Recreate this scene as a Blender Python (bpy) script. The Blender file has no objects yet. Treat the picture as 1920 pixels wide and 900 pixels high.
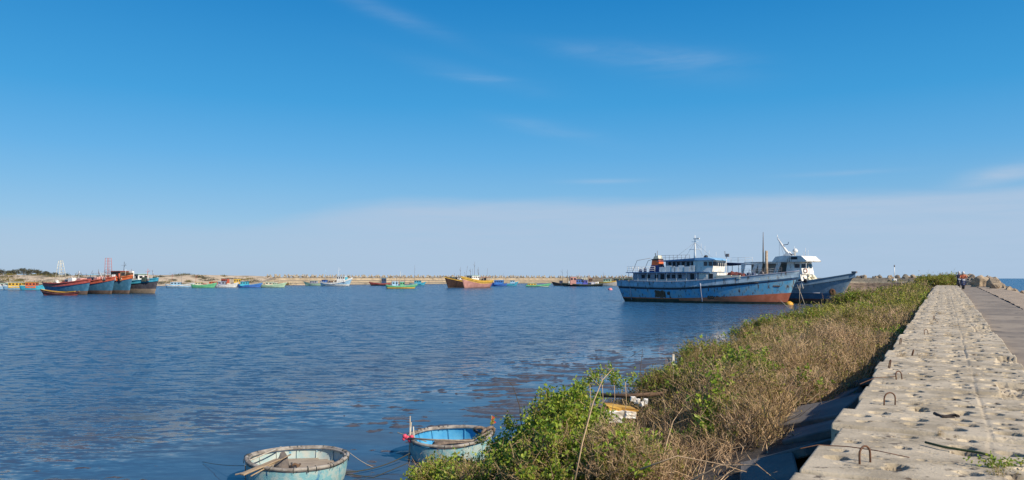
import bpy, bmesh, math, random
import numpy as np
from mathutils import Vector, Matrix, Euler, Quaternion

# ------------------------------------------------------------------ camera, sky, sun, exposure
S = bpy.context.scene
F = 1400.0; HZ = 522.0; CAMZ = 4.1            # photo pixels (1920 wide), metres above the water
cam = bpy.data.objects.new('camera', bpy.data.cameras.new('camera'))
S.collection.objects.link(cam); S.camera = cam
cam.location = (0, 0, CAMZ); cam.rotation_euler = (math.radians(90), 0, 0)
cam.data.sensor_width = 36; cam.data.lens = F/1920*36
cam.data.shift_y = (HZ-450)/1920
cam.data.clip_start = 0.1; cam.data.clip_end = 60000
SUN_EL = math.radians(36); SUN_AZ = math.radians(134)     # azimuth clockwise from +Y
sd = Vector((math.sin(SUN_AZ)*math.cos(SUN_EL), math.cos(SUN_AZ)*math.cos(SUN_EL), math.sin(SUN_EL)))
sun = bpy.data.objects.new('sun', bpy.data.lights.new('sun', 'SUN'))
S.collection.objects.link(sun)
sun.data.energy = 4.6; sun.data.angle = math.radians(0.53); sun.data.color = (1.0, 0.90, 0.76)
sun.rotation_euler = (-sd).to_track_quat('-Z', 'Y').to_euler()
W = bpy.data.worlds.new('World'); S.world = W; W.use_nodes = True
def world():
    nt = W.node_tree; N = nt.nodes; L = nt.links; N.clear()
    out = N.new('ShaderNodeOutputWorld'); bg = N.new('ShaderNodeBackground'); bg.inputs[1].default_value = 0.10
    L.new(bg.outputs[0], out.inputs[0])
    sky = N.new('ShaderNodeTexSky'); sky.sky_type = 'NISHITA'; sky.sun_disc = False
    sky.sun_elevation = SUN_EL; sky.sun_rotation = SUN_AZ
    sky.altitude = 0; sky.air_density = 1.0; sky.dust_density = 0.25; sky.ozone_density = 2.5
    hs = N.new('ShaderNodeHueSaturation'); hs.inputs['Saturation'].default_value = 1.22; hs.inputs['Value'].default_value = 1.0
    hs.inputs['Hue'].default_value = 0.492
    L.new(sky.outputs[0], hs.inputs['Color'])
    tc = N.new('ShaderNodeTexCoord'); sep = N.new('ShaderNodeSeparateXYZ'); L.new(tc.outputs['Generated'], sep.inputs[0])
    def M(op, a, b=None, c=None):
        m = N.new('ShaderNodeMath'); m.operation = op
        for i, v in enumerate((a, b, c)):
            if v is None: continue
            if isinstance(v, (int, float)): m.inputs[i].default_value = v
            else: L.new(v, m.inputs[i])
        return m.outputs[0]
    def smooth(v, a, b):
        m = N.new('ShaderNodeMapRange'); m.interpolation_type = 'SMOOTHSTEP'
        L.new(v, m.inputs[0]); m.inputs[1].default_value = a; m.inputs[2].default_value = b
        return m.outputs[0]
    x, y, z = sep.outputs
    az = M('ARCTAN2', x, y)
    # altitude-dependent bank of thin high cloud low over the horizon
    comb = N.new('ShaderNodeCombineXYZ'); L.new(M('MULTIPLY', az, 2.2), comb.inputs[0]); L.new(M('MULTIPLY', z, 12.0), comb.inputs[1])
    n1 = N.new('ShaderNodeTexNoise'); n1.inputs['Scale'].default_value = 2.0; n1.inputs['Detail'].default_value = 6; L.new(comb.outputs[0], n1.inputs[0])
    edge = M('ADD', 0.106, M('MULTIPLY', M('SUBTRACT', n1.outputs[0], 0.5), 0.028))
    left = smooth(az, -0.40, -0.12)                 # bank's top drops and frays to the left
    edge = M('ADD', edge, M('MULTIPLY', M('SUBTRACT', left, 1.0), 0.040))
    d = M('SUBTRACT', edge, z)
    bank = smooth(d, -0.006, 0.016)
    bank = M('MULTIPLY', bank, M('ADD', 0.62, M('MULTIPLY', left, 0.38)))
    n3 = N.new('ShaderNodeTexNoise'); n3.inputs['Scale'].default_value = 3.0; n3.inputs['Detail'].default_value = 7; n3.inputs['Roughness'].default_value = .65
    c3 = N.new('ShaderNodeCombineXYZ'); L.new(M('MULTIPLY', az, 2.0), c3.inputs[0]); L.new(M('MULTIPLY', z, 26.0), c3.inputs[1]); L.new(c3.outputs[0], n3.inputs[0])
    bank = M('MULTIPLY', bank, M('ADD', .76, M('MULTIPLY', smooth(n3.outputs[0], .30, .66), .24)))
    # wisps of cirrus
    rot = N.new('ShaderNodeMapping'); rot.inputs['Rotation'].default_value = (0, 0, math.radians(-14)); rot.inputs['Scale'].default_value = (2.2, 17, 1)
    c2 = N.new('ShaderNodeCombineXYZ'); L.new(az, c2.inputs[0]); L.new(z, c2.inputs[1]); L.new(c2.outputs[0], rot.inputs[0])
    n2 = N.new('ShaderNodeTexNoise'); n2.inputs['Scale'].default_value = 1.6; n2.inputs['Detail'].default_value = 7; n2.inputs['Roughness'].default_value = 0.6; n2.inputs['Distortion'].default_value = 0.5
    L.new(rot.outputs[0], n2.inputs[0])
    wis = smooth(n2.outputs[0], 0.52, 0.80)
    wis = smooth(n2.outputs[0], .36, .70); tot = 0.0
    for ca, cz, la, th, sl, k in ((-.05, .262, .085, .010, -.20, .26), (.05, .195, .065, .009, -.20, .24), (.16, .284, .11, .010, -.10, .20), (-.15, .325, .12, .010, -.32, .13), (.22, .270, .09, .02, -.15, .10), (.585, .116, .055, .011, .16, .70), (.12, .128, .05, .003, 0, .25), (.42, .128, .06, .003, 0, .25)):
        da = M('SUBTRACT', az, ca); dz_ = M('SUBTRACT', M('SUBTRACT', z, cz), M('MULTIPLY', da, sl))
        q = M('ADD', M('POWER', M('DIVIDE', M('ABSOLUTE', da), la), 2.0), M('POWER', M('DIVIDE', M('ABSOLUTE', dz_), th), 2.0))
        tot = M('ADD', tot, M('MULTIPLY', M('EXPONENT', M('MULTIPLY', q, -1.0)), k))
    wis = M('MULTIPLY', tot, M('ADD', .25, wis))
    # haze of the low air
    hz = 0.0
    rp = N.new('ShaderNodeValToRGB'); e = rp.color_ramp.elements; L.new(z, rp.inputs[0])     # colour of the clear air by height
    tab = [(0.0, (.30, .46, .67)), (.03, (.31, .49, .71)), (.075, (.250, .480, .745)), (.115, (.175, .450, .760)), (.157, (.105, .405, .765)), (.224, (.038, .335, .715)), (.349, (.006, .225, .590)), (.6, (.012, .13, .45)), (1.0, (.008, .09, .35))]
    while len(e) < len(tab): e.new(.5)
    for i, (p_, c_) in enumerate(tab): e[i].position = p_; e[i].color = (*c_, 1)
    vm = N.new('ShaderNodeVectorMath'); vm.operation = 'SCALE'; vm.inputs['Scale'].default_value = 8.4; L.new(rp.outputs[0], vm.inputs[0])
    mz = N.new('ShaderNodeMix'); mz.data_type = 'RGBA'; mz.inputs['Factor'].default_value = .85; L.new(hs.outputs[0], mz.inputs['A']); L.new(vm.outputs[0], mz.inputs['B'])
    mx = N.new('ShaderNodeMix'); mx.data_type = 'RGBA'; L.new(M('MAXIMUM', M('MAXIMUM', M('MULTIPLY', bank, 0.95), wis), hz), mx.inputs['Factor'])
    L.new(mz.outputs['Result'], mx.inputs['A']); mx.inputs['B'].default_value = (3.55, 4.72, 6.20, 1)
    L.new(mx.outputs['Result'], bg.inputs[0])
world()
S.render.engine = 'CYCLES'
S.view_settings.view_transform = 'Standard'; S.view_settings.look = 'None'; S.view_settings.exposure = 0.25; S.view_settings.gamma = 1

# ------------------------------------------------------------------ helpers
rnd = random.Random(7)
COL = S.collection
def at(px, py, z=0.0):
    Y = F*(CAMZ-z)/(py-HZ); return Vector(((px-960)/F*Y, Y, z))
def atY(px, Y, z=0.0): return Vector(((px-960)/F*Y, Y, z))
SN, CS = math.sin(math.radians(30)), math.cos(math.radians(30))
def SP(s, p, z=0.0): return Vector((s*SN+p*CS, s*CS-p*SN, z))      # along / across the causeway

def hash2(ix, iy, seed=0):
    n = (ix.astype(np.int64)*374761393 + iy.astype(np.int64)*668265263 + seed*1442695041) & 0x7fffffff
    n = ((n ^ (n >> 13))*1274126177) & 0x7fffffff
    return ((n ^ (n >> 16)) & 0xffff)/65535.0
def vnoise(x, y, seed=0):
    x = np.asarray(x, float); y = np.asarray(y, float)
    ix = np.floor(x); iy = np.floor(y); fx = x-ix; fy = y-iy
    fx = fx*fx*(3-2*fx); fy = fy*fy*(3-2*fy)
    a = hash2(ix, iy, seed); b = hash2(ix+1, iy, seed); c = hash2(ix, iy+1, seed); d = hash2(ix+1, iy+1, seed)
    return (a*(1-fx)+b*fx)*(1-fy)+(c*(1-fx)+d*fx)*fy
def fbm(x, y, seed=0, o=4):
    t = 0; a = 0.5; s = 0
    x = np.asarray(x, float); y = np.asarray(y, float)
    for k in range(o):
        t = t+a*vnoise(x*2**k+k*17.3, y*2**k-k*9.1, seed+k); s += a; a *= .5
    return t/s

def tag(o, label=None, cat=None, group=None, kind=None):
    if label: o['label'] = label
    if cat: o['category'] = cat
    if group: o['group'] = group
    if kind: o['kind'] = kind
    return o
def empty(name, loc, rz=0.0):
    o = bpy.data.objects.new(name, None); COL.objects.link(o); o.location = loc; o.rotation_euler = (0, 0, rz)
    o.empty_display_size = 0.2
    return o
def link(name, me, parent=None, loc=None, rot=None):
    o = bpy.data.objects.new(name, me); COL.objects.link(o)
    if parent: o.parent = parent
    if loc is not None: o.location = loc
    if rot is not None: o.rotation_euler = rot
    return o
def npmesh(name, V, Q, mats, mi=None, smooth=False):
    V = np.asarray(V, np.float32); Q = np.asarray(Q, np.int32)
    me = bpy.data.meshes.new(name); k = Q.shape[1]
    me.vertices.add(len(V)); me.vertices.foreach_set('co', V.ravel())
    me.loops.add(Q.size); me.loops.foreach_set('vertex_index', Q.ravel())
    me.polygons.add(len(Q)); me.polygons.foreach_set('loop_start', np.arange(len(Q), dtype=np.int32)*k)
    me.polygons.foreach_set('loop_total', np.full(len(Q), k, np.int32))
    for m in mats: me.materials.append(m)
    if mi is not None: me.polygons.foreach_set('material_index', np.asarray(mi, np.int32))
    me.polygons.foreach_set('use_smooth', np.full(len(Q), smooth))
    me.update(calc_edges=True); return me
def gridmesh(name, P, mats, smooth=True, mi=None):
    n, m = P.shape[:2]
    idx = np.arange(n*m).reshape(n, m)
    Q = np.stack([idx[:-1, :-1], idx[1:, :-1], idx[1:, 1:], idx[:-1, 1:]], -1).reshape(-1, 4)
    return npmesh(name, P.reshape(-1, 3), Q, mats, mi, smooth)

class MB:
    """collects simple shapes into one mesh"""
    def __init__(s): s.v = []; s.f = []; s.m = []; s.s = []
    def add(s, vs, fs, mi=0, sm=False):
        b = len(s.v); s.v += [tuple(v) for v in vs]
        for f in fs: s.f.append(tuple(b+i for i in f)); s.m.append(mi); s.s.append(sm)
        return s
    def box(s, c, d, rz=0, mi=0, taper=1.0, rot=None):
        hx, hy, hz = d[0]/2, d[1]/2, d[2]/2
        R = rot if rot is not None else Matrix.Rotation(rz, 3, 'Z')
        vs = []
        for z in (-1, 1):
            t = taper if z > 0 else 1
            for x, y in ((-1, -1), (1, -1), (1, 1), (-1, 1)):
                vs.append(Vector(c)+R@Vector((x*hx*t, y*hy*t, z*hz)))
        return s.add(vs, [(3, 2, 1, 0), (4, 5, 6, 7), (0, 1, 5, 4), (1, 2, 6, 5), (2, 3, 7, 6), (3, 0, 4, 7)], mi)
    def tube(s, pts, r, n=6, mi=0, cap=True, sm=True):
        pts = [Vector(p) for p in pts]; k = len(pts)
        rs = r if isinstance(r, (list, tuple)) else [r]*k
        vs = []; prev = None
        for i, p in enumerate(pts):
            t = (pts[min(i+1, k-1)]-pts[max(i-1, 0)])
            t = t.normalized() if t.length > 1e-9 else Vector((0, 0, 1))
            u = prev-t*prev.dot(t) if prev is not None else t.orthogonal()
            u = u.normalized() if u.length > 1e-6 else t.orthogonal().normalized()
            prev = u; w = t.cross(u)
            for j in range(n):
                a = 2*math.pi*j/n; vs.append(p+(u*math.cos(a)+w*math.sin(a))*rs[i])
        fs = []
        for i in range(k-1):
            for j in range(n):
                j2 = (j+1) % n; fs.append((i*n+j, i*n+j2, (i+1)*n+j2, (i+1)*n+j))
        s.add(vs, fs, mi, sm)
        if cap:
            b = len(s.v)-k*n
            s.f.append(tuple(b+j for j in reversed(range(n)))); s.m.append(mi); s.s.append(False)
            s.f.append(tuple(b+(k-1)*n+j for j in range(n))); s.m.append(mi); s.s.append(False)
        return s
    def lathe(s, prof, n=24, c=(0, 0, 0), mi=0, sm=True, fn=None):
        vs = []
        for r, z in prof:
            for j in range(n):
                a = 2*math.pi*j/n; v = Vector((c[0]+r*math.cos(a), c[1]+r*math.sin(a), c[2]+z))
                vs.append(fn(v) if fn else v)
        fs = [(i*n+j, i*n+(j+1) % n, (i+1)*n+(j+1) % n, (i+1)*n+j) for i in range(len(prof)-1) for j in range(n)]
        return s.add(vs, fs, mi, sm)
    def prism(s, poly, z0, z1, mi=0):
        n = len(poly); vs = [(x, y, z0) for x, y in poly]+[(x, y, z1) for x, y in poly]
        return s.add(vs, [tuple(reversed(range(n))), tuple(range(n, 2*n))]+[(i, (i+1) % n, n+(i+1) % n, n+i) for i in range(n)], mi)
    def side(s, poly, y0, y1, mi=0):
        """outline in x,z pushed through y"""
        n = len(poly); vs = [(x, y0, z) for x, z in poly]+[(x, y1, z) for x, z in poly]
        return s.add(vs, [tuple(range(n)), tuple(reversed(range(n, 2*n)))]+[(i, n+i, n+(i+1) % n, (i+1) % n) for i in range(n)], mi)
    def build(s, name, mats, parent=None, loc=None, rz=0, bevel=0, seg=1):
        me = bpy.data.meshes.new(name); me.from_pydata(s.v, [], s.f)
        for m in (mats if isinstance(mats, (list, tuple)) else [mats]): me.materials.append(m)
        me.polygons.foreach_set('material_index', s.m); me.polygons.foreach_set('use_smooth', s.s); me.update()
        bm = bmesh.new(); bm.from_mesh(me); bmesh.ops.recalc_face_normals(bm, faces=bm.faces)
        if bevel: bmesh.ops.bevel(bm, geom=list(bm.edges), offset=bevel, segments=seg, affect='EDGES', clamp_overlap=True)
        bm.to_mesh(me); bm.free()
        return link(name, me, parent, loc, (0, 0, rz))

def copy_tree(o, parent=None):
    c = o.copy(); COL.objects.link(c); c.parent = parent
    for ch in list(o.children): copy_tree(ch, c)
    return c

# ------------------------------------------------------------------ materials
def mat(name, col, rough=0.7, col2=None, scale=3.0, lo=0.35, hi=0.65, bump=0.0, bscale=None, metal=0.0, col3=None, s3=1.0, lo3=0.6, hi3=0.7,
        stretch=(1, 1, 1), stretch3=(1, 1, 1), island=None, trans=0.0, coord='Object', spec=None, bdist=0.02):
    m = bpy.data.materials.new(name); m.use_nodes = True
    nt = m.node_tree; N = nt.nodes; L = nt.links; b = N['Principled BSDF']
    b.inputs['Roughness'].default_value = rough; b.inputs['Metallic'].default_value = metal
    if spec is not None: b.inputs['Specular IOR Level'].default_value = spec
    b.inputs['Base Color'].default_value = (*col, 1)
    tc = N.new('ShaderNodeTexCoord')
    def noise(sc, st, det=5):
        mp = N.new('ShaderNodeMapping'); mp.inputs['Scale'].default_value = st; L.new(tc.outputs[coord], mp.inputs[0])
        n = N.new('ShaderNodeTexNoise'); n.inputs['Scale'].default_value = sc; n.inputs['Detail'].default_value = det; n.inputs['Roughness'].default_value = 0.62
        L.new(mp.outputs[0], n.inputs[0]); return n.outputs[0]
    cur = None
    def mixin(c, fac, lo, hi):
        nonlocal cur
        mr = N.new('ShaderNodeMapRange'); mr.interpolation_type = 'SMOOTHSTEP'; L.new(fac, mr.inputs[0]); mr.inputs[1].default_value = lo; mr.inputs[2].default_value = hi
        mx = N.new('ShaderNodeMix'); mx.data_type = 'RGBA'; L.new(mr.outputs[0], mx.inputs['Factor'])
        if cur is None: mx.inputs['A'].default_value = (*col, 1)
        else: L.new(cur, mx.inputs['A'])
        mx.inputs['B'].default_value = (*c, 1); cur = mx.outputs['Result']
    if island:
        g = N.new('ShaderNodeNewGeometry'); rp = N.new('ShaderNodeValToRGB'); L.new(g.outputs['Random Per Island'], rp.inputs[0])
        e = rp.color_ramp.elements
        while len(e) < len(island): e.new(0.5)
        for i, c in enumerate(island): e[i].position = i/(len(island)-1); e[i].color = (*c, 1)
        cur = rp.outputs[0]
    if col2: mixin(col2, noise(scale, stretch), lo, hi)
    if col3: mixin(col3, noise(s3, stretch3), lo3, hi3)
    if cur is not None: L.new(cur, b.inputs['Base Color'])
    if bump:
        bp = N.new('ShaderNodeBump'); bp.inputs['Strength'].default_value = bump; bp.inputs['Distance'].default_value = bdist
        L.new(noise(bscale or scale*4, stretch), bp.inputs['Height']); L.new(bp.outputs[0], b.inputs['Normal'])
    if trans:
        t = N.new('ShaderNodeBsdfTranslucent'); ms = N.new('ShaderNodeMixShader'); ms.inputs[0].default_value = trans
        if cur is not None: L.new(cur, t.inputs[0])
        else: t.inputs[0].default_value = (*col, 1)
        L.new(b.outputs[0], ms.inputs[1]); L.new(t.outputs[0], ms.inputs[2]); L.new(ms.outputs[0], N['Material Output'].inputs[0])
    return m
def paint(name, col, dirt=(.12, .07, .045), amt=0.30, rough=0.55):
    """old ship paint: fading patches and rust that runs down"""
    f = tuple(min(1, c*1.25+.03) for c in col)
    return mat(name, col, rough, col2=f, scale=0.9, lo=.4, hi=.7, col3=dirt, s3=1.6, lo3=0.72-amt*.45, hi3=0.80-amt*.25, stretch3=(1.3, 1.3, .35), bump=.15, bscale=3)
# ------------------------------------------------------------------ water
def water_mat(name, deep, sea=False):
    m = bpy.data.materials.new(name); m.use_nodes = True
    nt = m.node_tree; N = nt.nodes; L = nt.links; b = N['Principled BSDF']
    b.inputs['Roughness'].default_value = 0.07; b.inputs['IOR'].default_value = 1.33
    geo = N.new('ShaderNodeNewGeometry')
    def noise(sc, st, rz=0, det=3, dist=0.0):
        mp = N.new('ShaderNodeMapping'); mp.inputs['Scale'].default_value = st; mp.inputs['Rotation'].default_value = (0, 0, rz)
        L.new(geo.outputs['Position'], mp.inputs[0])
        n = N.new('ShaderNodeTexNoise'); n.inputs['Scale'].default_value = sc; n.inputs['Detail'].default_value = det; n.inputs['Distortion'].default_value = dist
        L.new(mp.outputs[0], n.inputs[0]); return n.outputs[0]
    def M(op, a, c=None):
        k = N.new('ShaderNodeMath'); k.operation = op
        for i, v in enumerate((a, c)):
            if v is None: continue
            if isinstance(v, (int, float)): k.inputs[i].default_value = v
            else: L.new(v, k.inputs[i])
        return k.outputs[0]
    def ss(v, a, c):
        k = N.new('ShaderNodeMapRange'); k.interpolation_type = 'SMOOTHSTEP'; L.new(v, k.inputs[0]); k.inputs[1].default_value = a; k.inputs[2].default_value = c
        return k.outputs[0]
    # distance to the left of the causeway
    dot = N.new('ShaderNodeVectorMath'); dot.operation = 'DOT_PRODUCT'; L.new(geo.outputs['Position'], dot.inputs[0]); dot.inputs[1].default_value = (CS, -SN, 0)
    p = dot.outputs['Value']
    wob = noise(0.09, (1, 1, 1), det=4)
    pn = M('ADD', M('MULTIPLY', p, -1.0), M('MULTIPLY', M('SUBTRACT', wob, .5), 9.0))
    open_ = ss(pn, 13.0, 24.0)                                  # 0 in the lee of the bank, 1 in open water
    amp = M('ADD', 0.05, M('MULTIPLY', open_, 1.45))
    gust = M('ADD', 0.70, M('MULTIPLY', ss(noise(0.045, (.5, 1.4, 1), rz=.3), .35, .65), .45))
    ra = math.radians(8)
    def nvec(sc, st, rz, det, k):
        mp = N.new('ShaderNodeMapping'); mp.inputs['Scale'].default_value = st; mp.inputs['Rotation'].default_value = (0, 0, rz)
        L.new(geo.outputs['Position'], mp.inputs[0])
        n = N.new('ShaderNodeTexNoise'); n.inputs['Scale'].default_value = sc; n.inputs['Detail'].default_value = det; L.new(mp.outputs[0], n.inputs[0])
        s = N.new('ShaderNodeVectorMath'); s.operation = 'SUBTRACT'; L.new(n.outputs['Color'], s.inputs[0]); s.inputs[1].default_value = (.5, .5, .5)
        m2 = N.new('ShaderNodeVectorMath'); m2.operation = 'MULTIPLY'; L.new(s.outputs[0], m2.inputs[0]); m2.inputs[1].default_value = (k*.55, k, 0); return m2.outputs[0]
    def vadd(a, c):
        v = N.new('ShaderNodeVectorMath'); v.operation = 'ADD'; L.new(a, v.inputs[0]); L.new(c, v.inputs[1]); return v.outputs[0]
    # slopes of the wavelets (unfiltered, so far water keeps its sparkle and its depth of colour)
    sl = vadd(vadd(nvec(3.4, (.36, 1.2, 1), ra, 4, 2.3), nvec(1.1, (.30, 1.4, 1), ra-.12, 2, .35)), nvec(11.0, (.45, 1.1, 1), ra+.2, 1, 1.1))
    sc_ = N.new('ShaderNodeVectorMath'); sc_.operation = 'SCALE'; L.new(sl, sc_.inputs[0])
    if sea: sc_.inputs['Scale'].default_value = 1.1
    else: L.new(M('MULTIPLY', amp, gust), sc_.inputs['Scale'])
    up = N.new('ShaderNodeVectorMath'); up.operation = 'ADD'; L.new(sc_.outputs[0], up.inputs[0]); up.inputs[1].default_value = (0, 0, 1)
    nm = N.new('ShaderNodeVectorMath'); nm.operation = 'NORMALIZE'; L.new(up.outputs[0], nm.inputs[0]); L.new(nm.outputs[0], b.inputs['Normal'])
    b.inputs['Specular IOR Level'].default_value = .20
    if sea: b.inputs['Roughness'].default_value = .22
    else: L.new(M('ADD', .04, M('MULTIPLY', open_, .14)), b.inputs['Roughness'])
    # silt stirred up in the shallows
    if not sea:
        silt = M('MULTIPLY', M('SUBTRACT', 1.0, ss(pn, 7.0, 34.0)), .85)
        pat = ss(noise(0.22, (.6, 1.6, 1), .2, 5), .42, .66)
        silt = M('MULTIPLY', silt, M('ADD', .45, M('MULTIPLY', pat, .55)))
        mx = N.new('ShaderNodeMix'); mx.data_type = 'RGBA'; L.new(silt, mx.inputs['Factor'])
        mx.inputs['A'].default_value = (*deep, 1); mx.inputs['B'].default_value = (.080, .072, .072, 1)
        L.new(mx.outputs['Result'], b.inputs['Base Color'])
    else: b.inputs['Base Color'].default_value = (*deep, 1)
    return m
M_WATER = water_mat('harbour_water', (.026, .088, .172))
M_SEA = water_mat('open_sea_water', (.004, .085, .190), True)

CTRL = [SP(-40, -1.5), SP(0, -1.5), SP(60, -1.3), Vector((48, 85, 0)), Vector((66, 117, 0)), Vector((85, 151, 0)), Vector((116, 204, 0)), Vector((121, 219, 0)), Vector((108, 228, 0)), Vector((88, 231, 0)), Vector((79, 245, 0)), Vector((86, 300, 0)), Vector((112, 430, 0)),
        Vector((118, 560, 0)), Vector((95, 620, 0)), Vector((32, 640, 0)), Vector((-48, 560, 0)), Vector((-121, 470, 0)), Vector((-190, 410, 0)), Vector((-280, 375, 0)), Vector((-430, 330, 0)), Vector((-620, 240, 0))]
def catmull(P, step):
    out = []
    for i in range(len(P)-1):
        p0 = P[max(i-1, 0)]; p1 = P[i]; p2 = P[i+1]; p3 = P[min(i+2, len(P)-1)]
        n = max(2, int((p2-p1).length/step))
        for k in range(n):
            t = k/n
            out.append(0.5*((2*p1)+(p2-p0)*t+(2*p0-5*p1+4*p2-p3)*t*t+(3*p1-p0-3*p2+p3)*t**3))
    out.append(P[-1].copy()); return out
LOOP = catmull(CTRL[3:], 3.0)
def sheet(name, poly, z, m):
    me = bpy.data.meshes.new(name); me.from_pydata([(x, y, z) for x, y in poly], [], [tuple(range(len(poly)))]); me.materials.append(m); me.update()
    bm = bmesh.new(); bm.from_mesh(me); bmesh.ops.triangulate(bm, faces=bm.faces); bmesh.ops.recalc_face_normals(bm, faces=bm.faces)
    for f in bm.faces:
        if f.normal.z < 0: f.normal_flip()
    bm.to_mesh(me); bm.free()
    return link(name, me)
poly = [tuple(SP(-60, 1).xy), tuple(SP(98, 1).xy)]+[(v.x+1.5, v.y+1.5) for v in LOOP[4:]]+[(-700, 100), (-600, -60)]
tag(sheet('harbour_water', poly, 0.0, M_WATER), 'rippled blue harbour water', kind='structure')
sea = sheet('sea', [(40000*math.cos(a*math.pi/24), 40000*math.sin(a*math.pi/24)) for a in range(48)], -0.30, M_SEA)
tag(sea, 'open blue sea beyond the causeway', kind='structure')

# ------------------------------------------------------------------ materials of the shore
M_SAND = mat('pale_sand', (.60, .48, .33), .95, col2=(.46, .35, .23), scale=.25, col3=(.18, .15, .09), s3=.12, lo3=.52, hi3=.62, bump=.5, bscale=.8, bdist=.3)
M_MUD = mat('wet_mud', (.080, .070, .066), .30, col2=(.115, .10, .09), scale=1.6, bump=.6, bscale=14, bdist=.02, spec=.35)
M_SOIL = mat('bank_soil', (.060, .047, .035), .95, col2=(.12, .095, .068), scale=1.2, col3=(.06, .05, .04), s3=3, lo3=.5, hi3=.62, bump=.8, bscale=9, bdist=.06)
M_CONC = mat('weathered_concrete', (.56, .465, .325), .92, col2=(.35, .285, .19), scale=1.7, lo=.36, hi=.66, col3=(.12, .09, .06), s3=9, lo3=.57, hi3=.70, bump=.8, bscale=34, bdist=.012)
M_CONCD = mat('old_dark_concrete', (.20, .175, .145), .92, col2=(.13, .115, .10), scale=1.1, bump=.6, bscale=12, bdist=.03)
M_ROAD = mat('worn_road_concrete', (.225, .182, .135), .9, col2=(.33, .265, .19), scale=.6, lo=.42, hi=.62, col3=(.125, .105, .082), s3=1.4, lo3=.56, hi3=.66, bump=.5, bscale=24, bdist=.006)
M_APRON = mat('broken_concrete_apron', (.44, .34, .235), .95, col2=(.30, .235, .165), scale=1.8, col3=(.17, .13, .09), s3=4, lo3=.60, hi3=.68, bump=.8, bscale=9, bdist=.04)
M_BLK = mat('breakwater_concrete', (.46, .37, .25), .9, col2=(.33, .26, .175), scale=.25, lo=.35, hi=.65, col3=(.17, .14, .10), s3=.12, lo3=.56, hi3=.70, stretch3=(1, 1, 4), bump=.5, bscale=2, bdist=.1)
M_TET = mat('armour_block_concrete', (.46, .39, .28), .9, col2=(.24, .20, .15), scale=.9, bump=.4, bscale=6)
M_ROCK = mat('tan_rock', (.42, .32, .205), .92, col2=(.28, .21, .14), scale=1.1, lo=.35, hi=.65, col3=(.15, .12, .09), s3=1.6, lo3=.6, hi3=.74, bump=.7, bscale=6, bdist=.08)
M_DROCK = mat('dark_rock', (.17, .15, .115), .95, col2=(.30, .25, .18), scale=.8, lo=.5, hi=.68, bump=.8, bscale=4, bdist=.1)

# ------------------------------------------------------------------ height of things along the causeway
def top_z(s):                                   # top of the block wall
    return CAMZ-np.interp(s, [-40, 8, 23, 50, 75, 98, 140], [1.72, 1.70, 1.55, 1.22, .99, .80, .7])
def road_z(s): return top_z(s)-np.interp(s, [0, 40, 80, 120], [.13, .14, .16, .16])
def bank_edge(s): return np.interp(s, [-10, 9, 16, 25, 60, 90, 130], [-7.0, -7.3, -7.9, -8.2, -9.2, -10.6, -13])
def ground_z(s, p):
    """slope from the foot of the wall down into the mud"""
    s = np.asarray(s, float); p = np.asarray(p, float)
    t = np.clip((p-bank_edge(s))/(-1.3-bank_edge(s)), 0, 1)
    z = .06+(top_z(s)-.85)*t**.9
    z = z+(fbm(s*.6, p*.6, 3)-.5)*.30*np.clip(t*4, 0, 1)*np.clip((1-t)*6, .1, 1)
    # tidal flat, noise decides what pokes out of the water
    e = np.clip((bank_edge(s)-p), 0, None)
    X = s*SN+p*CS; Yw = s*CS-p*SN
    nf = fbm(X*.30+3, Yw*.30, 11, 3)-.5
    nf2 = fbm(X*.9, Yw*1.9, 21, 4)-.5
    nf3 = fbm(X*1.6, Yw*5.2, 41, 4)-.5
    flat = .016+nf*.10+nf2*.13+nf3*.26-.0078*e+.06*np.exp(-((s-8.6)/2.2)**2)*np.clip((e-5)/3, 0, 1)-.0010*np.clip(e-6, 0, None)**2-.05*np.exp(-((s-13)/5.)**2)*np.clip(e/2, 0, 1)
    return np.where(p < bank_edge(s), np.minimum(flat, .035+.03*nf3), z)
ss_ = np.concatenate([np.arange(-6, 40, .14), np.arange(40, 128, .6)])
pp = np.concatenate([np.arange(-27, -8.2, .10), np.arange(-8.2, -.95, .18), [-.9]])
SS, PP = np.meshgrid(ss_, pp, indexing='ij')
ZZ = ground_z(SS, PP)
P = np.stack([SS*SN+PP*CS, SS*CS-PP*SN, ZZ], -1)
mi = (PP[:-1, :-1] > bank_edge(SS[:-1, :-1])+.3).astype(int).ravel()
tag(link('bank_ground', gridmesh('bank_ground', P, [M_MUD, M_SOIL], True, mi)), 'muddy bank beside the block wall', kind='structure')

# causeway body under wall, road and apron, down to the sea on the far side
prof = [(-1.04, -.5), (-1.04, -.10), (1.2, -.10), (3.3, -.10), (6.8, -.35), (9.5, -1.6), (14, -4.9)]
prof[4] = (6.8, -.95); prof[5] = (9.5, -2.4)
sv = np.arange(-30, 113, 4.0)
P = np.zeros((len(sv), len(prof), 3))
for i, s in enumerate(sv):
    for j, (p, dz) in enumerate(prof):
        P[i, j] = SP(s, p, (0.1 if j == 0 else float(road_z(s))+dz))
tag(link('causeway_fill', gridmesh('causeway_fill', P, [M_APRON], False)), 'fill of the causeway', kind='structure')
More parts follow.
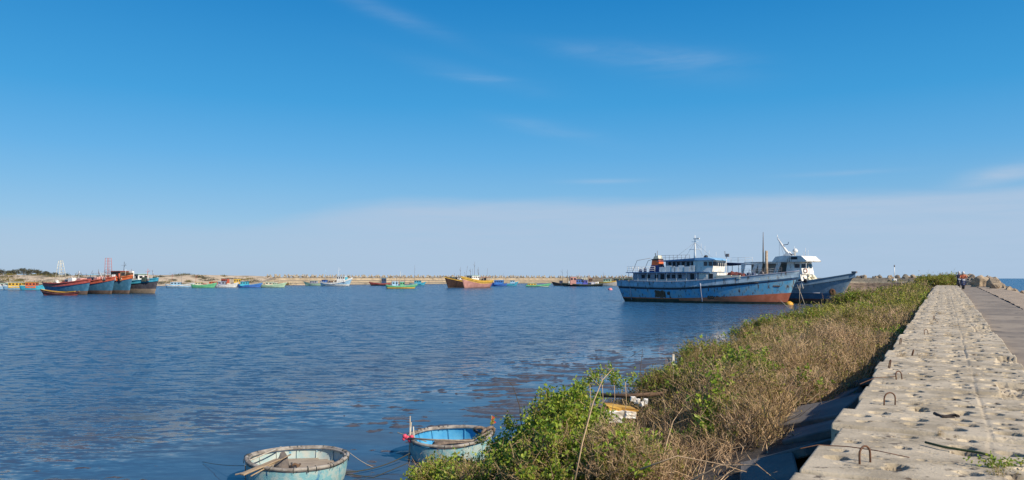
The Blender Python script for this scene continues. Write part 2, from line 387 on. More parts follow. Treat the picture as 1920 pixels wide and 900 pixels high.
# road, apron
def strip(name, p0, p1, m, zf, s0=-25, s1=108, dp=.25, ds=.35, amp=.01, ragged=0.0):
    sv = np.arange(s0, s1, ds); pv = np.linspace(0, 1, max(2, int((p1-p0)/dp)))
    A, B = np.meshgrid(sv, pv, indexing='ij')
    pe = p0+(p1-p0)*B+ragged*(fbm(A*.5, A*0+1, 5)-.5)*(B > .99)
    bend = np.clip(A-96, 0, None)**2*-.02
    Z = zf(A)+(fbm(A*1.2, pe*1.2, 8)-.5)*amp-np.clip(pe-5.2, 0, None)**1.3*.42
    P = np.stack([A*SN+(pe+bend)*CS, A*CS-(pe+bend)*SN, Z], -1)
    return link(name, gridmesh(name, P, [m], True))
tag(strip('road', 1.16, 3.25, M_ROAD, lambda s: road_z(s)), 'worn concrete road along the causeway', kind='structure')
tag(strip('road_edge', 3.24, 7.4, M_APRON, lambda s: road_z(s)+.035, amp=.16, ragged=.9), 'broken concrete edge beside the road', kind='structure')

# ------------------------------------------------------------------ the block wall, its holes modelled
def block_wall():
    g = random.Random(5)
    sv = [-2.0]
    while sv[-1] < 98.5: sv.append(sv[-1]+((.016) if sv[-1] < 9 else .016*(max(sv[-1], 9)/9)**1.25))
    sv = np.array(sv); nu = 120; u = np.linspace(0, 1, nu)
    rows = np.floor(sv/1.16).astype(int)
    def rj(k, a): return (hash2(np.asarray(k)*1.0, np.asarray(k)*0.+a, 3)-.5)
    pl = -1.10+np.interp(sv, [0, 20, 98], [0, .1, .42])+rj(rows, 1)*.12
    pr = 1.20+np.interp(sv, [0, 98], [0, .25])+rj(rows, 2)*.08
    A = np.repeat(sv[:, None], nu, 1); Pp = pl[:, None]+(pr-pl)[:, None]*u[None, :]
    Z = np.repeat(top_z(sv)[:, None], nu, 1)+rj(rows, 4)[:, None]*.035
    lane = np.where(Pp < .42, 0, 1)
    Z += np.where(lane == 1, rj(rows, 7)[:, None]*.03, 0)
    Z += (fbm(A*2.2, Pp*2.2, 31)-.5)*.010
    fr = A/1.16-np.floor(A/1.16)
    w = .014+.010*vnoise(A*3, Pp*3, 9)
    Z -= .060*np.exp(-(np.minimum(fr, 1-fr)*1.16/w)**2)                     # joints across
    Z -= .010*np.exp(-((Pp-.42-rj(rows, 12)[:, None]*.05)/.016)**2)
    # hollows in pairs
    for r in range(int(-2/1.16)-1, 86):
        for c, pc in enumerate((-.78, -.30, .18, .66, 1.02)):
            for q, dq in enumerate((.30, .56, .86) if r < 26 else (.30, .80)):
                if g.random() < (.17 if q != 1 else .34): continue
                s0 = (r+dq)*1.16+g.uniform(-.10, .10); p0 = pc+g.uniform(-.10, .10)
                rad = g.uniform(.055, .112); dep = g.uniform(.17, .25)*(1 if r < 30 else 1.2)
                if r > 25: rad *= 1.25
                i0, i1 = np.searchsorted(sv, [s0-.25, s0+.25])
                if i1 <= i0: continue
                d = np.sqrt((A[i0:i1]-s0)**2+((Pp[i0:i1]-p0)/1.18)**2)+(vnoise(A[i0:i1]*16, Pp[i0:i1]*16, r+c)-.5)*.030
                Z[i0:i1] -= dep*np.clip((rad-d)/.018, 0, 1)**.7
    for q in range(900):                                                    # chips and cracks
        s0 = 5.5+(g.random()**1.6)*60; p0 = g.uniform(-1.0, 1.15); k = max(1, s0/14)
        rs_ = g.uniform(.012, .03)*k; rp = g.uniform(.03, .12)*k**.5
        i0, i1 = np.searchsorted(sv, [s0-.12*k, s0+.12*k])
        if i1 > i0:
            d = np.sqrt(((A[i0:i1]-s0-(Pp[i0:i1]-p0)*g.uniform(-.4, .4))/rs_)**2+((Pp[i0:i1]-p0)/rp)**2)+(vnoise(A[i0:i1]*25, Pp[i0:i1]*25, q)-.5)*.9
            Z[i0:i1] -= g.uniform(.025, .06)*np.clip((1-d)*2.5, 0, 1)
    # slabs broken away on the road side
    for s0, p0, ls, lp in ((9.9, 1.12, .36, .34), (13.2, 1.12, .8, .40), (17.5, 1.16, .5, .25), (26.5, 1.1, 1.0, .3), (41, 1.2, 1.5, .35)):
        mk = (np.abs(A-s0) < ls+.06*(vnoise(A*6, Pp*6, 2)-.5)) & (np.abs(Pp-p0) < lp+.08*(vnoise(A*6, Pp*6, 5)-.5))
        Z = np.where(mk, Z-.085+(vnoise(A*17, Pp*17, 6)-.5)*.07, Z)
    top = np.stack([A*SN+Pp*CS, A*CS-Pp*SN, Z], -1)
    def edge(pe, z): return np.stack([sv*SN+pe*CS, sv*CS-pe*SN, z], -1)[:, None, :]
    Lb = edge(pl+.01, np.full(len(sv), 1.0)); Lm = edge(pl-.005, Z[:, 0]-.015); Rb = edge(pr, Z[:, -1]-.5)
    P = np.concatenate([Lb, Lm, top, Rb], 1)
    me = gridmesh('block_wall', P, [M_CONC], True)
    o = link('block_wall', me)
    tag(o, 'low wall of pale pitted concrete blocks running along the road', 'wall')
    return o
WALL = block_wall()
# concrete slabs leaning at the foot of the wall (shaded side)
def foot_slabs():
    g = random.Random(3); src = []
    for i in range(14):
        s = 5.2+i*1.55+g.uniform(-.45, .45); 
        b = MB(); w = g.uniform(.7, 1.25); l = g.uniform(1.0, 1.9)
        b.box((0, 0, 0), (w, l, .14))
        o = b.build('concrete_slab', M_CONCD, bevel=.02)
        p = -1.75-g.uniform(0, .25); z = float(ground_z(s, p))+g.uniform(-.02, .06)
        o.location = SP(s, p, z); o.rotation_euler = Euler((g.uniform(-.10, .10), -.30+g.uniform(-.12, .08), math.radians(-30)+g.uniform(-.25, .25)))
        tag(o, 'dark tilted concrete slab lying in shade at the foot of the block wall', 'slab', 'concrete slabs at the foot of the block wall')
foot_slabs()

M_RUST = mat('rusty_iron', (.10, .050, .028), .85, col2=(.17, .075, .035), scale=30, bump=.5, bscale=80, bdist=.004)
def loop_mesh(h, w):
    pts = [Vector((-w/2, 0, -.03))]+[Vector((-w/2*math.cos(a), 0, h-w/2+w/2*math.sin(a))) for a in [k*math.pi/8 for k in range(9)]]+[Vector((w/2, 0, -.03))]
    return MB().tube(pts, .0095, 8)
hoops = [((1622, 872), .15, .13, .5), ((1668, 757), .13, .14, .15), ((1686, 712), .12, .10, .3), ((1710, 667), .11, .10, 1.2), ((1667, 690), .13, .06, 1.4), ((1688, 645), .12, .06, 1.5), ((1737, 628), .13, .1, .2), ((1752, 600), .13, .1, .7)]
for (px, py), h, w, rz in hoops:
    z = 2.45
    for k in range(6):
        P0 = at(px, py, z); s = P0.x*SN+P0.y*CS; z = float(top_z(s))
    o = loop_mesh(h*1.15, w*1.15).build('lifting_loop', M_RUST, WALL); o.location = at(px, py, z); o.rotation_euler = (random.Random(px).uniform(-.25, .25), 0, rz)

# ------------------------------------------------------------------ breakwater round the harbour
def offset_loop(path, prof, name, mats, i0=0, i1=None, jitter=0.0, zfun=None):
    pts = path[i0:i1]; n = len(pts); P = np.zeros((n, len(prof), 3)); r = random.Random(name)
    for i, p in enumerate(pts):
        t = (pts[min(i+1, n-1)]-pts[max(i-1, 0)]).normalized(); nr = Vector((t.y, -t.x, 0))
        for j, (q, z) in enumerate(prof):
            v = p+nr*(q+r.uniform(-jitter, jitter)); P[i, j] = (v.x, v.y, z+(r.uniform(-jitter, jitter) if z > 1 else 0))
    if name == 'near_breakwater':
        for k in range(n):
            if P[k, 0, 1] < 195 and k < 50: P[k, 9:, 2] -= 1.2
        for k in range(5): P[k, 9:, 2] = P[k, 9:, 2]*.5*(k/5+.2)
    if name == 'breakwater':
        for k in range(6): P[n-1-k, :, 2] = P[n-1-k, :, 2]*(k/6)-1.0*(1-k/6)
    return gridmesh(name, P, mats, False, None if len(mats) == 1 else [min(j, len(mats)-1) for i in range(n-1) for j in range(len(prof)-1)])
iL = min(range(len(LOOP)), key=lambda i: (LOOP[i]-Vector((-125, 467, 0))).length)
iM = min(range(len(LOOP)), key=lambda i: (LOOP[i]-Vector((118, 580, 0))).length)
far_prof = [(0, -.6), (0, .25), (0, .95), (.02, 1.35), (.35, 1.40), (2.9, 1.45), (3.0, 2.35), (3.02, 2.75), (3.4, 2.85), (5.4, 2.9), (5.5, 4.3), (5.52, 4.65), (6.0, 4.75), (11, 4.8), (20, -1)]
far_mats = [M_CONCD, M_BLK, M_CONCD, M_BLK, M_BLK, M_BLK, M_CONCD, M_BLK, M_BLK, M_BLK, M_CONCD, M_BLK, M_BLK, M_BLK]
o = link('breakwater', offset_loop(LOOP, far_prof, 'breakwater', far_mats, iM, iL+14))
tag(o, 'long stepped tan concrete breakwater across the far side of the harbour', 'breakwater')
M_BROWN = mat('brown_rubble', (.30, .215, .15), .95, col2=(.13, .095, .07), scale=.6, col3=(.22, .17, .12), s3=1.0, lo3=.55, hi3=.68, stretch=(1, 1, 3), bump=.8, bscale=2.5, bdist=.2)
near_prof = [(-3.5, -.5), (-2.6, .25), (-.6, 1.1), (0.1, 1.5), (.3, 2.35), (.5, 2.75), (.5, 3.12), (1.2, 3.12), (1.25, 2.4), (4.0, 2.4), (5.2, 4.0), (8.5, 4.3), (13, -1)]
o = link('breakwater', offset_loop(LOOP, near_prof, 'near_breakwater', [M_BROWN, M_BROWN, M_BROWN, M_BROWN, M_BROWN, M_CONC, M_CONC, M_CONCD, M_DROCK], 1, iM+1, .05))
tag(o, 'dark rubble breakwater with pale concrete coping running right of the moored ships', 'breakwater')

def rock_mesh(seed, m, n=10, rough=.35):
    g = random.Random(seed); bm = bmesh.new(); bmesh.ops.create_icosphere(bm, subdivisions=4, radius=.5)
    planes = [(Vector((g.gauss(0, 1), g.gauss(0, 1), g.gauss(0, 1))).normalized(), g.uniform(.26, .43)) for _ in range(n+6)]
    for v in bm.verts:
        for nn, d in planes:
            k = v.co.dot(nn)
            if k > d: v.co -= nn*(k-d)*.94
        v.co += v.co.normalized()*((float(fbm(v.co.x*5+seed, v.co.y*5+v.co.z*4, seed, 3))-.5)*.16+(g.random()-.5)*.008)
    me = bpy.data.meshes.new('boulder'); bm.to_mesh(me); bm.free(); me.materials.append(m); return me
def tetra_mesh(seed):
    b = MB(); dirs = [Vector((0, 0, 1)), Vector((.94, 0, -.33)), Vector((-.47, .82, -.33)), Vector((-.47, -.82, -.33))]
    for d in dirs: b.tube([Vector((0, 0, 0)), d*.42, d*.95, d*1.02], [.34, .31, .22, .16], 8, sm=False)
    o = b.build('armour_block', M_TET); me = o.data; bpy.data.objects.remove(o); return me
ROCKS = [rock_mesh(k, M_ROCK) for k in range(5)]; DROCKS = [rock_mesh(k+40, M_DROCK) for k in range(3)]
TET = tetra_mesh(1)
def slope_at(path, i):
    t = (path[min(i+1, len(path)-1)]-path[max(i-1, 0)]).normalized(); return t, Vector((t.y, -t.x, 0))
g = random.Random(12)
n_t = 0
for i in range(iM-34, iL+9):
    p = LOOP[i]; t, nr = slope_at(LOOP, i)
    far = i > iM
    pxx = 960+F*p.x/p.y
    if 1225 < pxx < 1500: continue
    for k in range(2 if i % 2 else 1):
        if n_t >= 290: break
        o = link('armour_block', TET); q = g.uniform(8.3, 9.8)
        v = p+nr*q+t*(g.uniform(-.6, .6)+k*1.5); v.z = (5.35 if far else 4.3)+g.uniform(-.25, .2)
        o.location = v; o.rotation_euler = (g.uniform(-.5, .5), g.uniform(-.5, .5), g.uniform(0, 6.28)); sc = g.uniform(1.15, 1.6); o.scale = (sc*1.1, sc*1.1, sc*.95)
        tag(o, 'pale concrete armour block on the crest of the far breakwater', 'armour block', 'armour blocks along the breakwater crest'); n_t += 1
# dark and pale rocks on the nearer breakwater (right)
for i in range(2, iM-28):
    p = LOOP[i]; t, nr = slope_at(LOOP, i)
    for k in range(5 if (LOOP[i].y > 190 and i < 78) else (3 if i < 78 else 1)):
        dark = g.random() < .55
        o = link('boulder', g.choice(DROCKS if dark else ROCKS)); q = g.uniform(4.2, 8.5)
        q = 4.6+(q-4.2)*.9; v = p+nr*q+t*g.uniform(-1.5, 1.5); v.z = float(np.interp(q, [4.6, 5.6, 8.5], [3.1, 4.1, 4.35]))+g.uniform(-.1, .25)-(1.2 if v.y < 195 and i < 50 else 0)
        if 960+F*v.x/v.y > 1832 or 960+F*v.x/v.y < 1575: COL.objects.unlink(o); bpy.data.objects.remove(o); continue
        sc = g.uniform(1.3, 2.2); o.location = v; o.rotation_euler = (g.uniform(0, 6), g.uniform(0, 6), g.uniform(0, 6)); o.scale = (sc*1.1, sc, sc*.85)
        tag(o, ('dark' if dark else 'pale tan')+' boulder piled on the breakwater behind the bank', 'boulder', ('dark' if dark else 'pale')+' boulders on the breakwater behind the bank')
# boulders right of the road
g = random.Random(21)
rs = [(99, 3.6, 2.2), (93, 4.6, 2.6), (88, 4.4, 2.0), (101, 5.6, 2.6), (84, 5.2, 2.5), (96, 6.6, 2.4), (80, 5.6, 2.1), (77, 6.3, 2.2), (88, 6.8, 2.4), (73, 6.4, 1.5), (70, 7.0, 1.6), (81, 7.6, 2.0), (67, 7.3, 1.3), (92, 8.4, 2.2), (75, 8.2, 1.7), (64, 7.4, 1.3), (61, 7.9, 1.4), (58, 8.0, 1.2), (55, 8.3, 1.5), (50, 8.0, 1.3), (46, 8.4, 1.5), (105, 4.4, 2.3), (108, 6, 2.4), (98, 9, 2), (104, 8, 2.2), (97, 4.6, 2.2), (102, 4.6, 2.6), (106, 5.2, 2.8), (95, 5.4, 2.0), (91, 5.4, 2.0), (90, 6.2, 2.4), (86, 6.0, 2.2), (83, 6.4, 2.3), (78, 6.8, 2.2), (70, 5.6, .6), (66, 6.1, .5), (74, 5.2, .5), (62, 6.6, .6)]
for k, (s, p, sz) in enumerate(rs):
    q_ = SP(s, p); pq = 960+F*q_.x/q_.y; sz0 = sz; sz *= float(np.interp(pq, [1838, 1862, 1895, 1930], [1, .62, .34, .30])) if q_.y > 0 else 1
    o = link('boulder', ROCKS[k % 5]); z = float(road_z(s))-.55*max(0, (p-5)/3)-(.25 if pq > 1870 else 0)
    zc = z+sz*.22
    if q_.y > 30 and pq < 1960: zc = min(zc, CAMZ-(float(np.interp(pq, [1815, 1830, 1850, 1870, 1887, 1900, 1920], [516, 513, 520, 525, 530, 537, 546]))-HZ)*q_.y/F-sz*.34)
    o.location = SP(s+g.uniform(-.4, .4), p, zc); o.rotation_euler = (g.uniform(0, 6), g.uniform(0, 6), g.uniform(0, 6)); o.scale = (sz*1.05, sz*.95, sz*.8)
    tag(o, 'large tan boulder heaped between the road and the sea' if sz0 > 1 else 'small loose stone on the broken road edge before the boulders', 'boulder', 'tan boulders between road and sea' if sz0 > 1 else 'loose stones beside the road')

# ------------------------------------------------------------------ sandy shore, far left
def shore():
    i0 = min(range(len(LOOP)), key=lambda i: (LOOP[i]-Vector((-112, 476, 0))).length)
    pts = LOOP[i0:]; prof = [(-4, -.5), (0, .3), (6, .9), (14, 1.6), (26, 3.3), (40, 5.4), (60, 6.3), (120, 5.8), (300, 5.2), (600, 3)]
    P = np.zeros((len(pts), len(prof), 3))
    for i, p in enumerate(pts):
        t, nr = slope_at(LOOP, i0+i)
        k = min(1, i/10)
        for j, (q, z) in enumerate(prof):
            v = p+nr*q*(1 if q > 0 else 1); n = float(fbm(v.x*.05, v.y*.05, 4))-.5
            P[i, j] = (v.x, v.y, z*(.72+.28*k)+n*2.0*min(1, max(0, z)/3) if z > .5 else z)
    o = link('sand_beach', gridmesh('sand_beach', P, [M_SAND], True)); tag(o, 'pale sand rise behind the small boats', kind='structure')
shore()
# ------------------------------------------------------------------ boats
def hull(L, B, zm, zb, zs, bands, draft=.6, rb=1.5, rs=.5, tr=.7, bul=.7, n=30, kmid=.30, kbow=.8, gun=None, deckm=None, parent=None, gr=.07, pb=2.0, t0=.35, hullname='hull'):
    """lofted hull, +x is the bow, z=0 the waterline. bands: (kind, height, material of the strake that ends there)"""
    mats = []; 
    for _, _, m in bands:
        if m not in mats: mats.append(m)
    def zd(t): return zm+(zb-zm)*max(0, (t-t0)/(1-t0))**pb+(zs-zm)*max(0, (t0-t)/t0)**1.8
    def hb(t): return B/2*(tr+(1-tr)*math.sin(min(1, t/.42)*math.pi/2))*(1-max(0, (t-.45)/.55)**2.4)
    def pt(t, z, inset=0.0):
        d = zd(t); u = max(0, (z+draft)/(d+draft)); k = kmid+(kbow-kmid)*t**3+.25*max(0, (.2-t)/.2)
        a = max(0, z/d) if d > 0 else 0
        sb = max(0, (t-.55)/.45)**1.6; sst = max(0, (.25-t)/.25)
        x = -L/2+L*t+(a*rb if z > 0 else z*.5)*sb-(a*rs if z > 0 else z*.9)*sst
        y = max(.03, hb(t)*u**k-inset)
        return x-(inset if t > .98 else 0)+(inset if t < .01 else 0), y, z
    ts = [i/n for i in range(n+1)]
    lv = [[-draft]*(n+1)]; bm_ = []
    for kind, h, m in bands:
        row = []
        for i, t in enumerate(ts):
            z = h if kind == 'a' else zd(t)+h
            row.append(max(lv[-1][i]+.002, min(z, zd(t))))
        nsub = 3 if len(lv) == 1 else 2
        prev = lv[-1]
        for q in range(1, nsub+1):
            lv.append([prev[i]+(row[i]-prev[i])*q/nsub for i in range(n+1)]); bm_.append(mats.index(m))
    b = MB(); K = len(lv)
    for sgn in (1, -1):
        vs = []
        for j in range(K):
            for i, t in enumerate(ts):
                x, y, z = pt(t, lv[j][i]); vs.append((x, y*sgn, z))
        base = len(b.v); b.v += vs
        for j in range(K-1):
            for i in range(n):
                a_ = base+j*(n+1)+i; b.f.append((a_, a_+1, a_+n+2, a_+n+1)); b.m.append(bm_[j]); b.s.append(True)
    h0 = 0; h1 = K*(n+1)
    for j in range(K-1):
        for i in (0, n):
            b.f.append((h0+j*(n+1)+i, h0+(j+1)*(n+1)+i, h1+(j+1)*(n+1)+i, h1+j*(n+1)+i)); b.m.append(bm_[j]); b.s.append(False)
    # inner bulwark
    th = .09
    for sgn in (1, -1):
        base = len(b.v)
        for i, t in enumerate(ts):
            for z, ins in ((zd(t), 0), (zd(t), th), (zd(t)-bul, th)):
                x, y, _ = pt(t, zd(t), ins); b.v.append((x, y*sgn, z))
        for i in range(n):
            for q in (0, 1):
                a_ = base+i*3+q; b.f.append((a_, a_+1, a_+4, a_+3)); b.m.append(bm_[-1]); b.s.append(False)
    o = b.build(hullname, mats, parent)
    # deck
    dk = MB(); vs = []
    for t in ts:
        x, y, _ = pt(t, zd(t), th*.5)
        vs += [(x, y, zd(t)-bul+.02), (x, -y, zd(t)-bul+.02)]
    dk.add(vs, [(2*i, 2*i+2, 2*i+3, 2*i+1) for i in range(n)])
    dk.build('deck', deckm or M_DECK, parent)
    if gun:
        for sgn, nm in ((1, 'gunwale'), (-1, 'gunwale')):
            pts = [(pt(t, zd(t))[0], pt(t, zd(t))[1]*sgn, zd(t)+.02) for t in ts]
            MB().tube(pts, gr, 5).build(nm, gun, parent)
    return zd, pt
C = lambda *a: tuple(a)
def P_(name, col, amt=.25, **k): return paint(name, col, amt=amt, **k)
M_DECK = mat('worn_deck', (.22, .19, .15), .9, col2=(.12, .10, .08), scale=1)
M_REDB = P_('red_boot_paint', (.55, .15, .065), .10, dirt=(.10, .075, .05))
M_SLIME = mat('dark_waterline_growth', (.050, .050, .032), .8, col2=(.12, .095, .05), scale=1.2, bump=.4, bscale=6)
M_BLUE = mat('faded_sky_blue_paint', (.12, .40, .61), .55, col2=(.26, .43, .51), scale=1.1, lo=.40, hi=.62, col3=(.13, .075, .05), s3=2.6, lo3=.56, hi3=.64, stretch3=(1.5, 1.5, .22), bump=.2, bscale=3)
M_GBLUE = P_('faded_grey_blue_paint', (.31, .42, .50), .42, dirt=(.12, .09, .08))
M_NAVY = P_('navy_paint_and_strake_shadow', (.03, .055, .12), .2)
M_SLATE = P_('slate_blue_paint', (.19, .28, .35), .22, dirt=(.10, .08, .06))
M_STEEL = P_('steel_blue_paint', (.030, .100, .185), .25)
M_WHITE = P_('stained_white_paint', (.74, .72, .66), .38, dirt=(.30, .22, .14))
M_CREAM = P_('cream_paint', (.68, .62, .45), .12, dirt=(.3, .2, .1))
M_SHGREY = P_('shade_darkened_grey_paint', (.33, .34, .40), .40, dirt=(.18, .14, .12))  # grey paint darkened to carry the deckhouse walls' shade; other grey parts share it
M_ROOFB = P_('blue_roof_paint', (.07, .18, .33), .12)
M_ROOFL = P_('light_blue_roof_paint', (.22, .43, .62), .12)
M_DARK = mat('dark_opening', (.018, .020, .028), .6)
M_GLASS = mat('dark_glass', (.03, .04, .055), .12)
M_ORANGE = P_('orange_paint', (.62, .135, .035), .15)
M_RORANGE = P_('red_orange_paint', (.48, .095, .045), .15)
M_RED = P_('faded_red_paint', (.38, .07, .05), .2)
M_YEL = P_('yellow_paint', (.70, .42, .05), .2, dirt=(.3, .16, .03))
M_PINK = P_('pink_primer', (.52, .25, .20), .15, dirt=(.35, .18, .12))
M_GREEN = P_('green_paint', (.13, .45, .22), .15)
M_LGREEN = P_('pale_green_paint', (.42, .58, .38), .15)
M_TEAL = P_('teal_paint', (.04, .30, .42), .15)
M_TURQ = P_('turquoise_paint', (.07, .44, .55), .10)
M_LBLUE = P_('pale_blue_paint', (.32, .52, .66), .12)
M_BLACK = P_('black_tar', (.022, .020, .022), .2)
M_BROWNW = mat('brown_wood', (.17, .10, .055), .85, col2=(.10, .06, .035), scale=2)
M_TANW = mat('pale_wood', (.44, .32, .19), .85, col2=(.28, .20, .12), scale=4, stretch=(1, 6, 6), bump=.3)
M_MAST = mat('old_mast_paint', (.46, .36, .25), .7, col2=(.32, .22, .14), scale=2)
M_GSTEEL = mat('grey_steel', (.22, .21, .22), .6, col2=(.14, .10, .08), scale=3)
M_NET = mat('red_brown_nets', (.22, .055, .04), .95, col2=(.10, .035, .03), scale=3, col3=(.40, .27, .13), s3=2, lo3=.6, hi3=.7, bump=1.0, bscale=6, bdist=.1)
M_GNET = mat('dark_green_nets', (.04, .075, .06), .95, col2=(.09, .11, .08), scale=3, bump=1.0, bscale=6, bdist=.1)
M_NAVYC = mat('navy_canvas', (.015, .022, .065), .8)
M_ROPE = mat('pale_rope', (.42, .36, .27), .9)
M_DROPE = mat('dark_rope', (.05, .055, .045), .9)

class Frame:
    """world frame of a boat; finds local x and height for something seen on its centre plane"""
    def __init__(s, stern, bow):
        s.c = (stern+bow)/2; s.d = (bow-stern).normalized(); s.L = (bow-stern).length; s.a = math.atan2(s.d.y, s.d.x)
        s.n = Vector((-s.d.y, s.d.x, 0))
    def lx(s, px, off=0.0):
        r = Vector(((px-960)/F, 1, 0)); c = s.c+s.n*off     # c + d*t = r*k
        det = s.d.x*(-r.y)+r.x*s.d.y
        return ((0-c.x)*(-r.y)+r.x*(0-c.y))/det if abs(det) > 1e-9 else 0
    def lz(s, px, py, off=0.0):
        t = s.lx(px, off); p = s.c+s.n*off+s.d*t; return CAMZ-(py-HZ)*p.y/F
def windows(b_or_parent, xs, z, w, h, y, m=None, name='window', frame=None):
    for x in xs:
        mb = MB().box((x, y, z), (w, .06, h))
        if frame:
            f = MB()
            for dx, dz, ww, hh in ((0, h/2, w+.12, .07), (0, -h/2, w+.12, .07), (w/2, 0, .07, h-.07), (-w/2, 0, .07, h-.07)):
                f.box((x+dx, y, z+dz), (ww, .09, hh))
            fo = f.build(name, frame, b_or_parent)
            continue_ = mb.build('pane', m or M_GLASS, fo)
        else: mb.build(name, m or M_GLASS, b_or_parent)
def rail(parent, pts, h=.95, r=.025, step=1.3, m=None, rows=3, name='railing'):
    b = MB()
    for a, c in zip(pts[:-1], pts[1:]):
        a = Vector(a); c = Vector(c); n = max(1, int((c-a).length/step))
        for k in range(n+1):
            p = a.lerp(c, k/n); b.tube([p, p+Vector((0, 0, h))], r, 4)
        for q in range(rows): b.tube([a+Vector((0, 0, h*(q+1)/rows)), c+Vector((0, 0, h*(q+1)/rows))], r*.8, 4)
    return b.build(name, m or M_WHITE, parent)
def heap(parent, name, c, d, m, seed=0, n=60):
    g = random.Random(seed); bm = bmesh.new(); bmesh.ops.create_icosphere(bm, subdivisions=3, radius=1)
    for v in bm.verts:
        k = 1+.28*(float(fbm(v.co.x*2+seed, v.co.y*2+v.co.z, seed))-.5)*2; v.co *= k
        v.co = Vector((v.co.x*d[0]/2, v.co.y*d[1]/2, max(-.1, v.co.z)*d[2]))
    me = bpy.data.meshes.new(name); bm.to_mesh(me); bm.free(); me.materials.append(m)
    return link(name, me, parent, c)

# ---------- the big blue ship
def blue_ship():
    fr = Frame(Vector((21.0, 134.5, 0)), Vector((43.0, 117.0, 0)))
    T = empty('rusty_fishing_ship', fr.c, fr.a); tag(T, 'large faded blue fishing ship with rusty red waterline and white deckhouse moored in front', 'ship', 'ships moored beside the bank')
    L = fr.L
    M_UP = M_GBLUE
    zd, pt = hull(L, 7.0, 3.55, 5.25, 3.75, [('a', .62, M_SLIME), ('a', .80, M_REDB), ('s', -1.38, M_BLUE), ('s', -1.16, M_NAVY), ('s', 0, M_UP)], draft=1.6, rb=2.0, rs=1.1, tr=.72, bul=.95, n=44, kbow=.62, kmid=.22, gun=M_SHGREY, gr=.07, parent=T, pb=1.6)  # navy strake paints in the dark overhang shadow below the rubbing rail
    # red boot top that widens to the bow
    b = MB(); n = 30; vs = []
    for sgn in (-1, 1):
        base = len(b.v)
        for i in range(n+1):
            t = .40+.60*i/n; up = .82+1.05*(i/n)**1.5
            for q in range(4):
                x, y, z = pt(t, .38+(up-.38)*q/3); b.v.append((x+(.02 if i == n else 0), (y+.018)*sgn, z))
        for i in range(n):
            for q in range(3):
                a = base+i*4+q; b.f.append((a, a+4, a+5, a+1)); b.m.append(0); b.s.append(True)
    b.build('boot_top', M_REDB, T)
    # rubbing strake and vertical fenders
    for sgn in (-1, 1):
        MB().tube([(pt(t, zd(t)-1.15)[0], pt(t, zd(t)-1.15)[1]*sgn+.03*sgn, zd(t)-1.15) for t in [k/30*.84 for k in range(31)]], .10, 5).build('rubbing_strake', M_BLACK, T)
    for px in (1178, 1314):
        x = fr.lx(px, -3.2); t = (x+L/2)/L
        t = min(.98, max(.03, t)); b = MB()
        pts = [(x, -(pt(t, z)[1]+.08), z) for z in (0.3, 1.2, 2.2, zd(t)-.5)]
        b.tube(pts, .11, 6).build('fender_bar', M_SHGREY, T)
    x = fr.lx(1308, -3.2)
    # stern gear: rudder and frame
    MB().box((-L/2-.1, 0, -.1), (1.1, .14, 1.9)).build('rudder', M_BLACK, T)
    # lower deckhouse
    x0 = fr.lx(1199); x1 = fr.lx(1346); dz = zd(.4)-.95; z1 = 5.05
    h = MB().box(((x0+x1)/2, 0, (dz+z1)/2), (x1-x0, 4.6, z1-dz)).build('deckhouse', M_SHGREY, T)
    nx = 9
    for i, px in enumerate((1206, 1216, 1231, 1242, 1253, 1263, 1275, 1298, 1317)):
        x = fr.lx(px, -2.3); door = i in (3, 7)
        MB().box((x, -2.31, z1-.62 if not door else z1-.85), (.62 if not door else .7, .06, .62 if not door else 1.25)).build('door' if door else 'window', M_DARK, h)
    MB().box(((x0+x1)/2, -2.33, 3.75), (x1-x0-.4, .05, .34)).build('white_band', M_WHITE, h)
    # front part of the lower house, white
    xa = fr.lx(1322); f = MB().box(((xa+x1+.9)/2, 0, (dz+z1)/2), (x1+.9-xa, 4.8, z1-dz-.02)).build('forward_house', M_WHITE, T)
    MB().box((fr.lx(1333, -2.4), -2.42, 4.2), (.7, .05, 1.3)).build('door', M_DARK, f)
    xo = fr.lx(1351)
    MB().side([(xo-1.2, 2.7), (xo+1.4, 2.7), (xo+.9, 4.35), (xo+.5, 4.7), (xo-1.2, 4.7)], -1.7, 1.7).build('hatch_house', M_WHITE, T)
    # upper deck slab with rounded stern overhang
    xs = fr.lx(1190); xe = fr.lx(1345)
    MB().box(((xs+xe)/2, 0, z1+.07), (xe-xs, 6.3, .14)).build('upper_deck', M_ROOFB, T)
    rail(T, [(fr.lx(1192), -3.0, z1+.14), (fr.lx(1243), -3.0, z1+.14)], .95, .035, .9, M_WHITE, 3)
    rail(T, [(fr.lx(1192), -3.0, z1+.14), (fr.lx(1192), 3.0, z1+.14)], .95, .035, .9, M_WHITE, 3)
    for k in range(9):
        x = xs+.5+(xe-xs-1)*k/8; MB().tube([(x, -3.0, zd(.3)-.1), (x, -3.0, z1)], .045, 5).build('stanchion', M_WHITE, T)
    # upper deckhouse
    u0 = fr.lx(1250); u1 = fr.lx(1346); z2 = 7.05
    uh = MB().box(((u0+u1)/2, 0, (z1+.14+z2)/2), (u1-u0-1.6, 3.9, z2-z1-.14)).build('upper_deckhouse', M_SHGREY, T)  # the wall's shade is put into this grey
    for px in (1256, 1264, 1272, 1281, 1290, 1299, 1307): MB().box((fr.lx(px, -1.95), -1.96, z2-.52), (.5, .06, .66)).build('window', M_DARK, uh)
    # cloth and boards lashed along the rail, standing proud of the side
    g = random.Random(4)
    b = MB(); x = u0+.1
    while x < u1-3.4:
        w = g.uniform(.5, 1.1); hh = g.uniform(.8, 1.12); b.box((x+w/2, -2.95+g.uniform(-.03, .03), z1+.16+hh/2), (w*.94, .05, hh)); x += w
    b.build('rail_boards', M_WHITE, T)
    # wheelhouse
    w0 = fr.lx(1312); w1 = fr.lx(1346)
